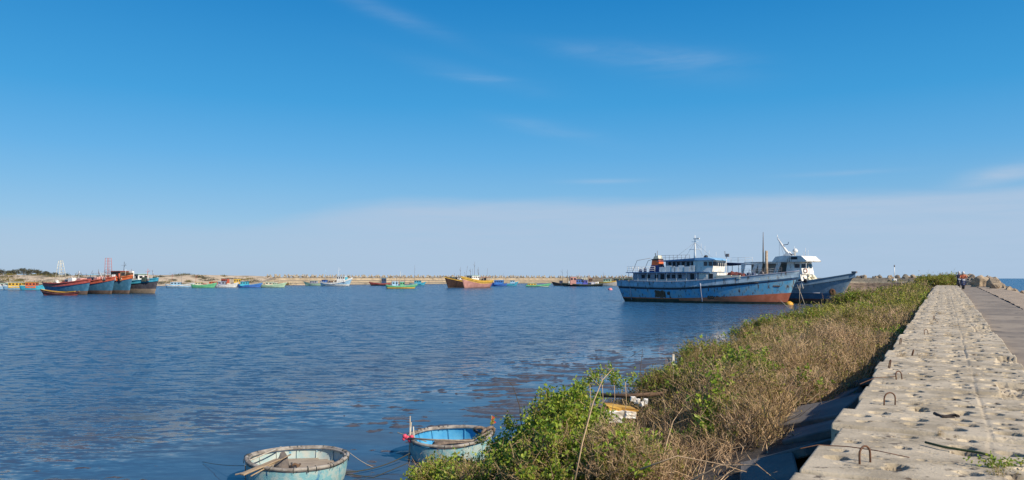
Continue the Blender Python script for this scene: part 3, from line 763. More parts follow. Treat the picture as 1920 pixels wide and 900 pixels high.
    wh = MB().side([(w0, z1+.15), (w1+.1, z1+.15), (w1+.35, z2), (w0, z2)], -2.5, 2.5).build('wheelhouse', M_WHITE, T)
    for px in (1323, 1332, 1340):
        x = fr.lx(px, -2.5); MB().box((x, -2.51, z2-.55), (.62, .06, .68)).build('window', M_GLASS, wh)
    for y in (-1.8, -.9, 0, .9, 1.8): MB().box((w1+.27, y, z2-.55), (.08, .66, .66)).build('window', M_GLASS, wh)
    MB().box((w1+.24, -2.2, z2-.5), (.10, .1, 1)).build('window_post', M_WHITE, wh)
    # roof, long, the after part sagging
    r0 = fr.lx(1246); rm = fr.lx(1316); r1 = fr.lx(1350)
    MB().side([(r0, z2-.05), (r0, z2+.05), (rm, z2+.42), (rm, z2+.02)], -2.9, 2.9).build('roof', M_ROOFB, T)
    MB().side([(rm+.02, z2+.02), (rm+.02, z2+.42), (r1-1.0, z2+.50), (r1+.3, z2+.16), (r1+.5, z2+.02)], -2.9, 2.9).build('wheelhouse_roof', M_ROOFL, T)
    # funnel
    fx = fr.lx(1233); fn = MB().side([(fx-1.25, z1+.14), (fx+1.05, z1+.14), (fx+.75, z1+1.35), (fx-.75, z1+1.35)], -1.0, 1.0).build('funnel', P_('funnel_blue', (.045, .06, .20), .1), T)
    MB().side([(fx-.74, z1+1.35), (fx+.74, z1+1.35), (fx+.66, z1+2.25), (fx-.62, z1+2.25)], -.9, .9).build('orange_band', M_ORANGE, fn)
    MB().side([(fx-.64, z1+2.25), (fx+.67, z1+2.25), (fx+.64, z1+2.5), (fx-.70, z1+2.42)], -.92, .92).build('black_band', M_BLACK, fn)
    MB().side([(fx-.5, z1+2.45), (fx+.55, z1+2.5), (fx+.45, z1+3.05), (fx-.3, z1+2.9)], -.7, .7).build('funnel_top', M_CREAM, fn)
    MB().tube([(fx-.5, .3, z1+2.4), (fx-.6, .3, z1+3.5)], .07, 6).build('exhaust_pipe', M_BLACK, fn)
    MB().tube([(fx+.1, -.3, z1+2.4), (fx+.1, -.3, z1+3.9)], .05, 6).build('exhaust_pipe', M_GSTEEL, fn)
    for dx, hh, w in ((-2.0, .8, .5), (-2.9, .55, .6), (1.6, .7, .6)): MB().lathe([(.01, 0), (w/2, 0), (w/2, hh*.7), (w*.3, hh), (.01, hh)], 10, (fx+dx, -.8, z1+.14)).build('ventilator', M_NAVY, T)
    # stern davit frame, antennas
    MB().tube([(fr.lx(1196), -2, z1+.14), (fr.lx(1205), -2, z1+2.2), (fr.lx(1225), -1, z1+2.6)], .04, 5).tube([(fr.lx(1196), 2, z1+.14), (fr.lx(1205), 2, z1+2.2), (fr.lx(1225), 1, z1+2.6)], .04, 5).build('davit', M_GSTEEL, T)
    b = MB()
    for k in range(8): b.tube([(fr.lx(1248)+k*.75, -1.6, z2+.1), (fr.lx(1248)+k*.75, -1.6, z2+1.0)], .03, 4)
    b.tube([(fr.lx(1248), -1.6, z2+1.0), (fr.lx(1248)+5.3, -1.6, z2+1.0)], .03, 4).tube([(fr.lx(1248), -1.6, z2+.6), (fr.lx(1248)+5.3, -1.6, z2+.6)], .025, 4)
    b.build('roof_rail', M_GSTEEL, T)
    # main mast
    mx = fr.lx(1303); zt = fr.lz(1303, 441)
    ms = MB().tube([(mx, 0, z2+.3), (mx, 0, zt-2.0), (mx, 0, zt)], [.22, .13, .05], 8).build('mast', M_WHITE, T)
    MB().tube([(mx-1.0, 0, zt-2.4), (mx+1.0, 0, zt-2.4)], .04, 5).tube([(mx-.6, 0, zt-1.1), (mx+.6, 0, zt-1.1)], .035, 5).build('spreader', M_WHITE, ms)
    MB().box((mx+.3, 0, zt-.6), (1.0, .3, .22)).build('radar', M_WHITE, ms)
    b = MB()
    for dx, dy in ((2.6, 2), (2.6, -2), (-3, 2), (-3, -2)): b.tube([(mx, 0, zt-1.2), (mx+dx, dy, z2+.3)], .018, 3)
    b.build('stay', M_GSTEEL, ms)
    for px, hh in ((1317, 2.2), (1310, 2.6), (1325, 1.4), (1338, 1.1)): MB().tube([(fr.lx(px), 1, z2+.4), (fr.lx(px), 1, z2+.4+hh)], .025, 4).build('antenna', M_WHITE, T)
    MB().lathe([(.01, 0), (.3, 0), (.36, .2), (.2, .42), (.01, .45)], 10, (fr.lx(1326), -.5, z2+.5)).build('searchlight', M_BLACK, T)
    b = MB().tube([(fr.lx(1362), 0, 4), (fr.lx(1362), 0, 7.8)], .05, 5)
    b.build('light_post', M_WHITE, T); 
    MB().box((fr.lx(1364), 0, 7.9), (.5, .3, .5)).tube([(fr.lx(1360), 0, 7.7), (fr.lx(1359), 0, 8.6)], .05, 4).build('lamp', M_GSTEEL, T)
    # nets and gear on the foredeck
    for k, (px, w, hh, m) in enumerate(((1371, 2.2, 1.35, M_NET), (1383, 2.8, 1.6, M_NET), (1396, 2.0, 1.3, M_NET))):
        heap(T, 'net_heap', (fr.lx(px), -.6-.2*k, zd(.72)-.9), (w, 2.4, hh+.3), m, k+3)
    for px in (1409, 1419): MB().lathe([(.01, 0), (.3, 0), (.3, 1.0), (.01, 1.0)], 12, (fr.lx(px), -1.2, zd(.78)-.4)).build('drum', M_NAVY, T)
    for px in (1362, 1376, 1392): MB().box((fr.lx(px), -2.55, zd(.7)+.14), (1.3, .4, .55)).build('crate', M_CREAM, T)
    rail(T, [(pt(t, zd(t))[0], -pt(t, zd(t))[1]+.1, zd(t)) for t in (.76, .82, .88, .93)], .85, .025, .8, M_GSTEEL, 2)
    # foremast: thick wooden post and thin pole
    f1 = fr.lx(1437); MB().tube([(f1, 0, 3.6), (f1, 0, fr.lz(1437, 470))], [.30, .22], 8).build('foremast', M_MAST, T)
    f2 = fr.lx(1430); MB().tube([(f2, .2, 3.6), (f2, .2, fr.lz(1430, 470)), (f2, .2, fr.lz(1430, 435))], [.11, .10, .035], 6).build('pole_mast', M_BROWNW, T)
    MB().box((f1-.5, 0, zd(.85)-.2), (1.3, 1.3, .7)).tube([(f1-.5, -1, zd(.85)+.25), (f1-.5, 1, zd(.85)+.25)], .28, 8).build('windlass', M_GSTEEL, T)
    # anchor hawse and rust panel, name marks on the bow: lettering too worn to read
    t = .90; 
    b = MB(); g = random.Random(2)
    for k in range(11):
        t = .815+k*.0125; x, y, z = pt(t, zd(t)-.62); 
        hh = g.uniform(.14, .26); b.box((x, -y-.02, z+g.uniform(-.03, .03)), (g.uniform(.09, .2), .04, hh), rz=.14)
    b.build('worn_bow_lettering', M_CREAM, T)
    x, y, z = pt(.925, 2.9); MB().box((x, -y-.02, z), (1.1, .08, .16), rz=.25).build('hawse_plate', M_RUST, T)
    # rust breakout panels on the side
    M_RP = mat('rust_patch', (.10, .045, .022), .9, col2=(.17, .10, .06), scale=3, bump=.4)
    for px, w, hh, zc in ((1236, 2.0, 1.15, 1.45), (1252, .55, .6, 1.6), (1330, 1.3, .5, .95), (1352, 2.4, .55, .9), (1376, 1.5, .35, 1.05)):
        x = fr.lx(px, -3.4); t = (x+L/2)/L; b = MB(); n = 10; gg = random.Random(px)
        base = [(x+w*(i/n-.5)) for i in range(n+1)]
        vs = []
        for xx in base:
            tt = (xx+L/2)/L; za = zc-hh/2+gg.uniform(-.12, .12); zb_ = zc+hh/2+gg.uniform(-.18, .12)
            for z in (za, zb_): q = pt(tt, z); vs.append((xx, -q[1]-.022, z))
        b.add(vs, [(2*i, 2*i+2, 2*i+3, 2*i+1) for i in range(n)])
        b.build('rust_patch', M_RP, T)
    return T, fr, zd, pt
SHIP1 = blue_ship()

def grey_ship():
    fr = Frame(Vector((37.5, 133.0, 0)), Vector((51.3, 118.0, 0)))
    T = empty('patrol_ship', fr.c, fr.a); tag(T, 'slate blue ship with high raked bow and white wheelhouse moored behind the blue fishing ship', 'ship', 'ships moored beside the bank')
    L = fr.L
    zd, pt = hull(L, 6.2, 3.1, 4.95, 3.0, [('a', .55, M_SLIME), ('a', .85, P_('dark_red_boot', (.11, .035, .025), .3)), ('a', 1.75, M_STEEL), ('s', 0, M_SLATE)], draft=1.4, rb=3.0, rs=.6, tr=.85, bul=.7, n=40, kbow=.75, gun=M_SLATE, gr=.06, parent=T, pb=1.5, t0=.55)
    for sgn in (-1, 1):
        MB().tube([(pt(t, 1.78)[0], pt(t, 1.78)[1]*sgn+.02*sgn, 1.78) for t in [k/20*.86 for k in range(21)]], .05, 5).build('rubbing_strake', M_SHGREY, T)
    x, y, z = pt(.93, 2.0); ho = MB().lathe([(.5, -.02), (.42, .12), (.2, .12), (.01, .02)], 10).build('anchor_pocket', M_RUST, T); ho.location = (x, -y-.02, z); ho.rotation_euler = (math.radians(90), 0, .35); ho.scale = (1, 1.2, 1)
    dk = 2.5
    # white superstructure: main house
    a0 = fr.lx(1400); a1 = fr.lx(1519); z1 = 4.75
    hh = MB().side([(a0, dk), (a1, dk), (a1-.5, z1), (a0, z1)], -2.4, 2.4).build('deckhouse', M_WHITE, T)
    for px in (1488, 1497, 1507): MB().lathe([(.01, 0), (.30, 0), (.30, .04), (.01, .04)], 12).build('porthole', M_DARK, hh)
    for o, px in zip(hh.children, (1490, 1500, 1510)): o.location = (fr.lx(px, -2.4), -2.41, 3.7); o.rotation_euler = (math.radians(90), 0, 0)
    # wheelhouse
    w0 = fr.lx(1484); w1 = fr.lx(1516); z2 = 6.75
    wh = MB().side([(w0, z1), (w1, z1), (w1-.45, z2), (w0+.3, z2)], -2.0, 2.0).build('wheelhouse', M_WHITE, T)
    for px, w in ((1495, .95), (1507, .8)): windows(wh, [fr.lx(px, -2)], z2-.62, w, .72, -2.02, frame=M_WHITE)
    for y in (-1.2, 0, 1.2):
        q = MB().box((0, 0, 0), (.06, .9, .7)).build('window', M_GLASS, wh); q.location = (w1-.28, y, z2-.65); q.rotation_euler = (0, math.radians(-13), 0)
    # hard top with thick fascia
    h0 = fr.lx(1461); h1 = fr.lx(1526)
    ht = MB().side([(h0, z2+.02), (h0+.7, z2+.92), (h0+2, z2+1.05), (h1-.9, z2+.98), (h1, z2+.2), (h1-.1, z2+.02)], -2.6, 2.6).build('hardtop', M_WHITE, T)
    MB().box((fr.lx(1489, -2.6), -2.61, z2+.62), (1.05, .05, .4)).build('window', M_DARK, ht)
    # side screens with big rounded openings abaft the wheelhouse
    def arch_panel(px0, px1, zb, zt, y, thick=.12):
        xa, xb = fr.lx(px0), fr.lx(px1); b = MB()
        b.side([(xa, zb), (xa+.35, zb), (xa+.75, zt-.35), (xa+.95, zt-.2), (xb-.6, zt-.2), (xb-.5, zt), (xa, zt)], y-thick/2, y+thick/2)
        b.side([(xb-1.0, zb), (xb-.35, zb), (xb+.35, zt-.2), (xb+.35, zt), (xb-.55, zt), (xb-.40, zt-.35)], y-thick/2-.003, y+thick/2+.003)
        return b.build('side_screen', M_WHITE, T)
    arch_panel(1436, 1474, z1, z2, -2.45); arch_panel(1436, 1474, z1, z2, 2.45); arch_panel(1404, 1432, z1, z2-.1, -2.45)
    MB().box(((fr.lx(1416)+fr.lx(1470))/2, .4, (z1+z2)/2), (fr.lx(1470)-fr.lx(1416), 3.4, z2-z1-.3)).build('cabin', mat('grey_cabin_paint', (.34, .32, .29), .8), T)
    MB().box(((fr.lx(1410)+fr.lx(1474))/2, 0, z2+.07), (fr.lx(1474)-fr.lx(1410), 5.3, .12)).build('boat_deck_roof', M_WHITE, T)
    rail(T, [(fr.lx(1385), -2.5, z2+.1), (fr.lx(1425), -2.5, z2+.1)], .8, .03, 1.1, M_WHITE, 2)
    rail(T, [(fr.lx(1400), -2.6, z1), (fr.lx(1470), -2.6, z1)], .95, .03, .9, M_WHITE, 3)
    # navy awnings aft
    xa, xb = fr.lx(1356), fr.lx(1403); MB().side([(xa, 6.35), (xa+.3, 6.5), ((xa+xb)/2, 6.85), (xb, 6.6), (xb, 6.45), ((xa+xb)/2, 6.5)], -2.5, 2.5).build('awning', M_NAVYC, T)
    for px in (1360, 1378, 1398):
        for y in (-2.3, 2.3): MB().tube([(fr.lx(px), y, dk), (fr.lx(px), y, 6.5)], .05, 5).build('awning_post', M_WHITE, T)
    # raked mast
    m0 = fr.lx(1481); z0 = z2+1.0; mt = Vector((fr.lx(1458), 0, fr.lz(1458, 447)))
    ms = MB().tube([(m0, 0, z0), mt], [.28, .10], 8).tube([mt, mt+Vector((-.05, 0, .6))], .05, 6).build('mast', M_WHITE, T)
    mid = Vector((m0, 0, z0)).lerp(mt, .62)
    MB().tube([mid, mid+Vector((1.0, 0, .1)), mid+Vector((1.15, 0, .5))], .06, 5).build('mast_arm', M_NAVY, ms)
    b = MB()
    for dx in (-1.2, -2.2): b.tube([Vector((m0, 0, z0)).lerp(mt, .85), (m0+dx, .6, z0-.3)], .02, 3)
    b.build('stay', M_GSTEEL, ms)
    MB().side([(m0-1.2, z0-.05), (m0+.5, z0-.05), (m0-.2, z0+.8)], -.5, .5).build('mast_foot', M_WHITE, ms)
    rd = fr.lx(1491); MB().lathe([(.01, 0), (.12, 0), (.12, .6), (.4, .65), (.42, .95), (.2, 1.25), (.01, 1.3)], 12, (rd, 0, z2+1.0)).build('radar_dome', M_WHITE, T)
    MB().box((rd-.9, 0, z2+1.35), (1.5, .25, .14)).tube([(rd-.9, 0, z2+1), (rd-.9, 0, z2+1.35)], .08, 6).build('radar_scanner', M_GSTEEL, T)
    for px, q in ((1503, .8), (1507, 1.4), (1512, 1.0), (1486, 1.7)): MB().tube([(fr.lx(px), .6, z2+.95), (fr.lx(px), .6, z2+.95+q)], .025, 4).build('antenna', M_WHITE, T)
    # foredeck clutter: white floats and a red lifebuoy
    g = random.Random(9)
    for px, zz, r in ((1520, 3.55, .42), (1526, 3.6, .38), (1534, 3.35, .36), (1528, 4.35, .33), (1523, 4.6, .3), (1541, 3.3, .3)):
        MB().lathe([(.01, -r), (r*.7, -r*.75), (r, 0), (r*.7, r*.75), (.01, r)], 10, (fr.lx(px), -.9+g.uniform(-.5, .5), zz)).build('float', M_CREAM, T)
    lb = MB(); lb.tube([(.32*math.cos(a), 0, .32*math.sin(a)) for a in [k*math.pi/8 for k in range(17)]], .08, 6); lb.build('lifebuoy', M_RORANGE, T, (fr.lx(1521), -2.1, 5.3))
    rail(T, [(fr.lx(1519), -2.2, z1-.2), (fr.lx(1526), -1.6, z1-.2)], .9, .03, .5, M_WHITE, 2)
    MB().side([(a1, dk), (a1+1.5, dk+.3), (a1+.2, z1-.3)], -1.5, 1.5).build('front_casing', M_CREAM, T)
    # chocks at the stem head
    MB().box((pt(1, 4.9)[0]-.2, 0, 5.05), (.7, .5, .3)).build('bow_roller', M_GSTEEL, T)
    return T, fr, zd, pt
SHIP2 = grey_ship()

# ---------- generic wooden fishing boat
def boat(label, cat, px0, px1, yw, L, ang, B=None, zm=1.2, zb=2.4, zs=1.6, bands=None, gun=None, cabin=None, masts=(), extras=(), group='fishing boats moored in the harbour', draft=.5, rb=1.3, rs=.4, tr=.7, name='fishing_boat', Y=None, bul=.5, gr=.06, dx=0.0):
    """centre under the photo's columns px0..px1, waterline row yw; ang = heading of the bow, degrees from +x"""
    Yc = Y or F*CAMZ/(yw-HZ); c = Vector((((px0+px1)/2-960)/F*Yc+dx, Yc, 0)); T = empty(name, c, math.radians(ang)); tag(T, label, cat, group)
    B = B or L*.27
    zd, pt = hull(L, B, zm, zb, zs, bands, draft=draft, rb=rb, rs=rs, tr=tr, bul=bul, n=20, gun=gun, parent=T, gr=gr)
    if cabin:
        for cb in cabin:
            t, l, w, h, wm, rm = cb[:6]; z0 = zd(t)-bul
            hs = MB().box((-L/2+L*t, 0, z0+h/2), (l, w, h)).build('cabin', wm, T, bevel=.04)
            MB().box((-L/2+L*t, 0, z0+h+.06), (l*1.1, w*1.15, .12)).build('roof', rm, hs)
            nw = max(2, int(l/1.1))
            for sgn in (-1, 1):
                for k in range(nw): MB().box((-L/2+L*t+l*((k+.5)/nw-.5), sgn*(w/2+.01), z0+h*.70), (l/nw*.58, .05, h*.26)).build('window', M_DARK, hs)
            if w > 1.2:
                for y in (-w*.25, w*.25): MB().box((-L/2+L*t+l/2+.01, y, z0+h*.72), (.05, w*.32, h*.26)).build('window', M_DARK, hs)
    for t, h, lean, m in masts:
        x = -L/2+L*t; z0 = zd(t)-bul
        ms = MB().tube([(x, 0, z0), (x+lean, 0, z0+h)], [.09, .045], 5).build('mast', m, T)
        MB().tube([(x+lean*.8-.1, -.7, z0+h*.8), (x+lean*.8+.1, .7, z0+h*.8)], .03, 4).tube([(x+lean*.7, 0, z0+h*.7), (x+lean*.7+.9, 0, z0+h*.9)], .03, 4).build('spar', m, ms)
    for e in extras: e(T, L, B, zd)
    return T, zd, pt
def X_heap(t, d, m, seed=1, name='net_heap', y=0): return lambda T, L, B, zd: heap(T, name, (-L/2+L*t, y, zd(t)-.45), d, m, seed)
def X_awn(t, l, w, z, m, name='awning'):
    def f(T, L, B, zd):
        x = -L/2+L*t; a = MB().box((x, 0, zd(t)+z), (l, w, .09)).build(name, m, T)
        b = MB()
        for sx in (-1, 1):
            for sy in (-1, 1): b.tube([(x+sx*l*.46, sy*w*.45, zd(t)-.4), (x+sx*l*.46, sy*w*.45, zd(t)+z)], .05, 4)
        b.build('awning_frame', M_GSTEEL, a)
    return f
def X_poles(ts, h, m, seed=0):
    def f(T, L, B, zd):
        g = random.Random(seed)
        for t in ts:
            x = -L/2+L*t; MB().tube([(x, g.uniform(-1, 1)*B*.3, zd(t)-.3), (x+g.uniform(-.8, .8), g.uniform(-1, 1)*B*.3, zd(t)+h*g.uniform(.7, 1.1))], .04, 4).build('pole', m, T)
    return f
def X_barrels(ts, m, r=.32, h=.85):
    def f(T, L, B, zd):
        for t in ts: MB().lathe([(.01, 0), (r, 0), (r, h), (.01, h)], 10, (-L/2+L*t, -B*.28, zd(t)-.45)).build('barrel', m, T)
    return f
def X_box(t, d, m, z=-.4, y=0, name='hatch'): return lambda T, L, B, zd: MB().box((-L/2+L*t, y, zd(t)+z+d[2]/2), d).build(name, m, T, bevel=.03)
def X_lattice(t, h, w, m, w2=.25, rungs=7):
    def f(T, L, B, zd):
        x = -L/2+L*t; z0 = zd(t)-.3; b = MB()
        cs = [(-1, -1), (1, -1), (1, 1), (-1, 1)]
        for sx, sy in cs: b.tube([(x+sx*w, sy*w, z0), (x+sx*w2, sy*w2, z0+h)], .055, 4)
        for k in range(1, rungs+1):
            f_ = k/rungs; ww = w+(w2-w)*f_
            for q in range(4):
                a = cs[q]; c = cs[(q+1) % 4]; b.tube([(x+a[0]*ww, a[1]*ww, z0+h*f_), (x+c[0]*ww, c[1]*ww, z0+h*f_)], .035, 4)
        b.build('lattice_mast', m, T)
    return f
bot = lambda m, *r: [('a', .12, M_SLIME)]+([('a', r[0], r[1])] if r else [])+[('s', 0, m)]

def X_clutter(t0, t1, mats, seed, n=12, hmax=1.3):
    def f(T, L, B, zd):
        g = random.Random(seed); b = MB()
        for k in range(n):
            t = g.uniform(t0, t1); x = -L/2+L*t; y = g.uniform(-.32, .32)*B; q = g.random(); mi = g.randrange(len(mats))
            if q < .55: d = (g.uniform(.4, 1.3), g.uniform(.4, 1.1), g.uniform(.4, hmax)); b.box((x, y, zd(t)-.6+d[2]/2), d, rz=g.uniform(-.4, .4), mi=mi)
            elif q < .8: r = g.uniform(.2, .4); b.tube([(x, y, zd(t)-.6), (x, y, zd(t)-.6+g.uniform(.6, hmax))], r, 8, mi=mi)
            else: b.tube([(x, y, zd(t)-.5), (x+g.uniform(-1.2, 1.2), y+g.uniform(-.6, .6), zd(t)+g.uniform(1.2, 3.0))], .05, 4, mi=mi)
        b.build('deck_gear', mats, T)
    return f
CL1 = [M_WHITE, M_PINK, M_BROWNW, M_GSTEEL, M_NET]
# left cluster of big hulls lying bow to the right, each behind the next
big = dict(zm=3.1, zb=4.3, zs=2.9, rb=1.5, rs=.8, draft=1.0, bul=.8, gr=.14, B=5.0)
GC = 'big hulls rafted together on the left'
M_HB = P_('cluster_blue_paint', (.05, .17, .27), .22, dirt=(.16, .12, .10)); M_HT = mat('tan_lower_strakes', (.20, .13, .095), .85, col2=(.10, .06, .04), scale=.8)
def cl(px_bow, yb, L, ang, label, top, gunm, **k):
    Yb = F*CAMZ/(yb-HZ); bow = Vector(((px_bow-960)/F*Yb, Yb, 0)); a = math.radians(ang); c = bow-Vector((math.cos(a), math.sin(a), 0))*(L/2)
    kk = dict(big); kk.update(k)
    return boat(label, 'fishing boat', 0, 0, 0, L, ang, bands=top, gun=gunm, Y=c.y, dx=c.x+960/F*c.y, group=GC, **kk)
bl = lambda m, up: [('a', .15, M_SLIME), ('a', .95, M_HT), ('s', -.55, m), ('s', 0, up)]
cl(163, 552.5, 14.5, -26, 'blue hulled boat with dull red rail, leftmost of the big rafted hulls', bl(M_HB, M_RED), M_RED, zm=2.8, zb=3.9, zs=3.0, cabin=[(.62, 2.6, 2.6, 1.6, M_SHGREY, M_WHITE)], masts=[(.75, 3.6, .3, M_GSTEEL)], extras=[X_clutter(.1, .95, CL1, 1, 18, 1.6), X_lattice(.28, 6.2, 1.1, M_CREAM, .3, 8), X_heap(.45, (3, 2.6, 1.5), M_NET, 3), X_box(.86, (1.6, 1.8, 1.1), M_PINK), X_box(.70, (1.8, 3.0, 1.5), M_WHITE), X_poles((.3, .5, .6, .8), 3, M_GSTEEL, 3)])
cl(209, 551.5, 16, -28, 'blue hulled boat with orange red rail, second from left of the rafted hulls', bl(M_HB, M_RORANGE), M_RORANGE, zb=4.5, cabin=[(.60, 3.2, 2.8, 1.9, M_SHGREY, M_WHITE)], masts=[(.82, 3.4, .2, M_BLACK)], extras=[X_clutter(.3, .95, CL1, 2, 18, 1.8), X_heap(.80, (2.2, 2.2, 1.3), M_PINK, 6), X_awn(.42, 4.0, 3.4, 1.9, M_TEAL), X_poles((.3, .5, .7, .9), 3, M_GSTEEL, 6), X_box(.72, (1.6, 3.0, 1.3), M_PINK)])
cl(242, 551, 17.5, -28, 'tall blue hulled boat with bright orange rail and canopy among the rafted hulls', bl(M_HB, M_ORANGE), M_ORANGE, zb=4.9, zm=3.5, zs=3.2, cabin=[(.80, 4.0, 3.0, 2.6, M_BROWNW, M_RORANGE)], masts=[(.62, 3.2, .3, M_GSTEEL), (.86, 5.0, .5, M_BLACK)], extras=[X_clutter(.3, .98, [M_RORANGE, M_ORANGE, M_BROWNW, M_WHITE], 3, 18, 2.2), X_lattice(.50, 6.3, .7, M_RORANGE, .5, 8), X_heap(.66, (3, 2.6, 1.6), M_RORANGE, 7), X_awn(.35, 4.0, 3.2, 2.0, M_WHITE)])
M_DKH = P_('dark_grey_hull_paint', (.065, .06, .07), .25)
cl(290, 550.5, 15, -24, 'dark grey hulled boat with teal rail and white cabin, rightmost rafted hull', [('a', .10, M_SLIME), ('a', 1.3, P_('tan_boot', (.30, .22, .15), .3)), ('s', -.4, M_DKH), ('s', 0, M_TEAL)], M_TEAL, zb=4.2, zm=3.3, zs=3.3, B=5.2, cabin=[(.55, 5.0, 3.2, 2.6, M_WHITE, M_LGREEN)], masts=[(.40, 4.2, .2, M_GSTEEL), (.8, 3.8, .5, M_RORANGE)], extras=[X_clutter(.5, .95, [M_WHITE, M_GSTEEL, M_GNET], 4, 14, 1.6)])
boat('small dark red wooden boat with a thin yellow rail before the rafted hulls', 'skiff', 82, 143, 553.8, 8.0, 178, zm=.75, zb=1.5, zs=1.0, bands=[('a', .4, M_RED), ('s', 0, P_('dark_maroon_paint', (.10, .025, .02), .2))], gun=M_YEL, rb=.9, gr=.05, extras=[X_box(.5, (1.2, 1.2, .4), M_PINK), X_heap(.3, (1.5, 1, .5), M_LBLUE, 3, 'folded_cover')], name='wooden_skiff', group='small boats in the harbour')

# along the left shore
boat('small white boat with pale cabin at the extreme left of the harbour', 'fishing boat', -12, 17, 543, 7.5, 5, bands=bot(M_LBLUE), gun=M_WHITE, cabin=[(.5, 3, 1.8, 1.5, M_WHITE, M_LGREEN)], zb=1.9)
boat('pale blue boat with a square pale yellow cabin, left of the rafted hulls', 'fishing boat', 12, 56, 543.5, 9.0, 8, bands=bot(M_LBLUE), gun=M_WHITE, cabin=[(.45, 4.6, 2.3, 1.9, M_YEL, M_CREAM)], zb=2.0, masts=[(.2, 3.5, 0, M_WHITE)])
boat('light blue boat with an orange yellow cabin, beside the leftmost rafted hull', 'fishing boat', 46, 82, 543.8, 8.5, 6, bands=bot(M_TURQ), gun=M_TEAL, cabin=[(.42, 3.4, 2.2, 2.0, M_ORANGE, M_YEL)], zb=2.5, masts=[(.2, 4, .3, M_GSTEEL)])
boat('grey green boat with an olive cabin lying close to the far left shore', 'fishing boat', 20, 40, 540.5, 7.5, 170, bands=bot(M_LGREEN), gun=M_CREAM, cabin=[(.45, 3.4, 2.0, 1.9, M_GREEN, M_CREAM)], masts=[(.7, 4, 0, M_BROWNW)])
boat('small brown boat with grey awning lying near the far left shore', 'fishing boat', 60, 78, 540, 6.5, 10, bands=bot(M_BROWNW), gun=M_TANW, extras=[X_awn(.4, 3, 2, 1.4, M_SHGREY)], masts=[(.5, 4, .2, M_GSTEEL)])
GS = 'small boats off the sand rise'
sm = dict(group=GS, draft=.4)
boat('pale blue and white boat with a light wheelhouse, right of the dark rafted hull', 'fishing boat', 312, 360, 539.4, 10.5, 6, bands=bot(M_WHITE, .75, M_LBLUE), gun=M_LBLUE, cabin=[(.38, 4.2, 2.2, 1.7, M_LBLUE, M_WHITE)], masts=[(.6, 5, -.3, M_GSTEEL), (.2, 5.5, .2, M_RED)], zb=2.0, **sm)
boat('bright green boat with a raised bow and cream wheelhouse, off the sand rise', 'fishing boat', 362, 400, 539.6, 9.2, 8, bands=bot(M_GREEN), gun=M_LGREEN, cabin=[(.28, 2.2, 1.8, 1.6, M_CREAM, M_YEL)], masts=[(.15, 5, .3, M_RED)], zb=2.3, **sm)
boat('pale grey boat with lavender cabin and cream gear, off the sand rise', 'fishing boat', 407, 441, 539.2, 8.6, 4, bands=bot(M_WHITE), gun=M_SHGREY, cabin=[(.30, 3.0, 2.0, 1.9, M_SHGREY, M_LBLUE)], extras=[X_heap(.65, (2.5, 1.6, .9), M_CREAM, 4)], masts=[(.5, 3.5, 0, M_GSTEEL)], **sm)
boat('deep blue boat with a turquoise cabin, off the right end of the sand rise', 'fishing boat', 449, 486, 539.3, 9.0, 5, bands=bot(P_('royal_blue_paint', (.05, .17, .50), .1)), gun=M_TURQ, cabin=[(.28, 3.4, 2.2, 1.9, M_TURQ, M_TEAL)], zb=2.1, **sm)
boat('pale green boat with two low cream cabins, rightmost off the sand rise', 'fishing boat', 489, 533, 539.0, 10.2, 4, bands=bot(M_LGREEN), gun=M_CREAM, cabin=[(.36, 3.2, 2.0, 1.7, M_CREAM, M_LGREEN), (.62, 1.8, 1.6, 1.2, M_LGREEN, M_WHITE)], extras=[X_poles((.2, .5, .8), 2.2, M_CREAM, 2)], **sm)
boat('orange covered boat half hidden behind the pale grey boat', 'fishing boat', 386, 410, 537.6, 8, 3, bands=bot(M_PINK), gun=M_ORANGE, cabin=[(.6, 4, 2, 1.5, M_ORANGE, M_ORANGE)], **sm)
boat('boat with a brick red cabin lying behind the grey boat by the sand', 'fishing boat', 415, 430, 536.6, 8, 170, bands=bot(M_BROWNW), gun=M_RED, cabin=[(.5, 3.5, 2.2, 3.2, M_RORANGE, M_BROWNW)], masts=[(.3, 4.5, 0, M_GSTEEL)], **sm)
boat('boat with a mustard cabin lying behind the blue boat by the sand', 'fishing boat', 436, 455, 536.6, 9, 12, bands=bot(M_GSTEEL), gun=M_YEL, cabin=[(.5, 3.5, 2.2, 3.0, M_YEL, M_BROWNW)], **sm)
# middle water
boat('white and blue trawler with high white wheelhouse before the breakwater', 'trawler', 601, 656, 536.2, 15.5, -8, bands=[('a', .15, M_SLIME), ('a', 1.0, M_WHITE), ('s', -.35, M_LBLUE), ('s', 0, M_WHITE)], gun=M_WHITE, zm=1.7, zb=4.6, zs=2.6, rb=2.2, bul=.7, gr=.1, cabin=[(.74, 4.6, 3.2, 3.4, M_WHITE, M_WHITE), (.12, 2.4, 3, 1.8, P_('royal_blue_cabin', (.05, .17, .5), .1), M_NAVY)], masts=[(.62, 8.5, .2, M_WHITE), (.12, 8.0, .4, M_LBLUE)], extras=[X_clutter(.15, .6, [M_WHITE, M_NAVY, M_BROWNW, M_CREAM], 5, 20, 1.8), X_heap(.42, (4, 3, 1.6), M_BROWNW, 8), X_poles((.3, .5), 4, M_GSTEEL, 4), X_box(.88, (1.6, 2.6, 1.5), M_TURQ)])
boat('small grey green boat lying behind the white trawler\'s stern', 'fishing boat', 574, 603, 535.6, 9.5, 175, bands=bot(M_LGREEN), gun=M_GSTEEL, cabin=[(.5, 4, 2.2, 1.9, M_SHGREY, M_LGREEN)], extras=[X_poles((.2, .5, .8), 3, M_CREAM, 2)])
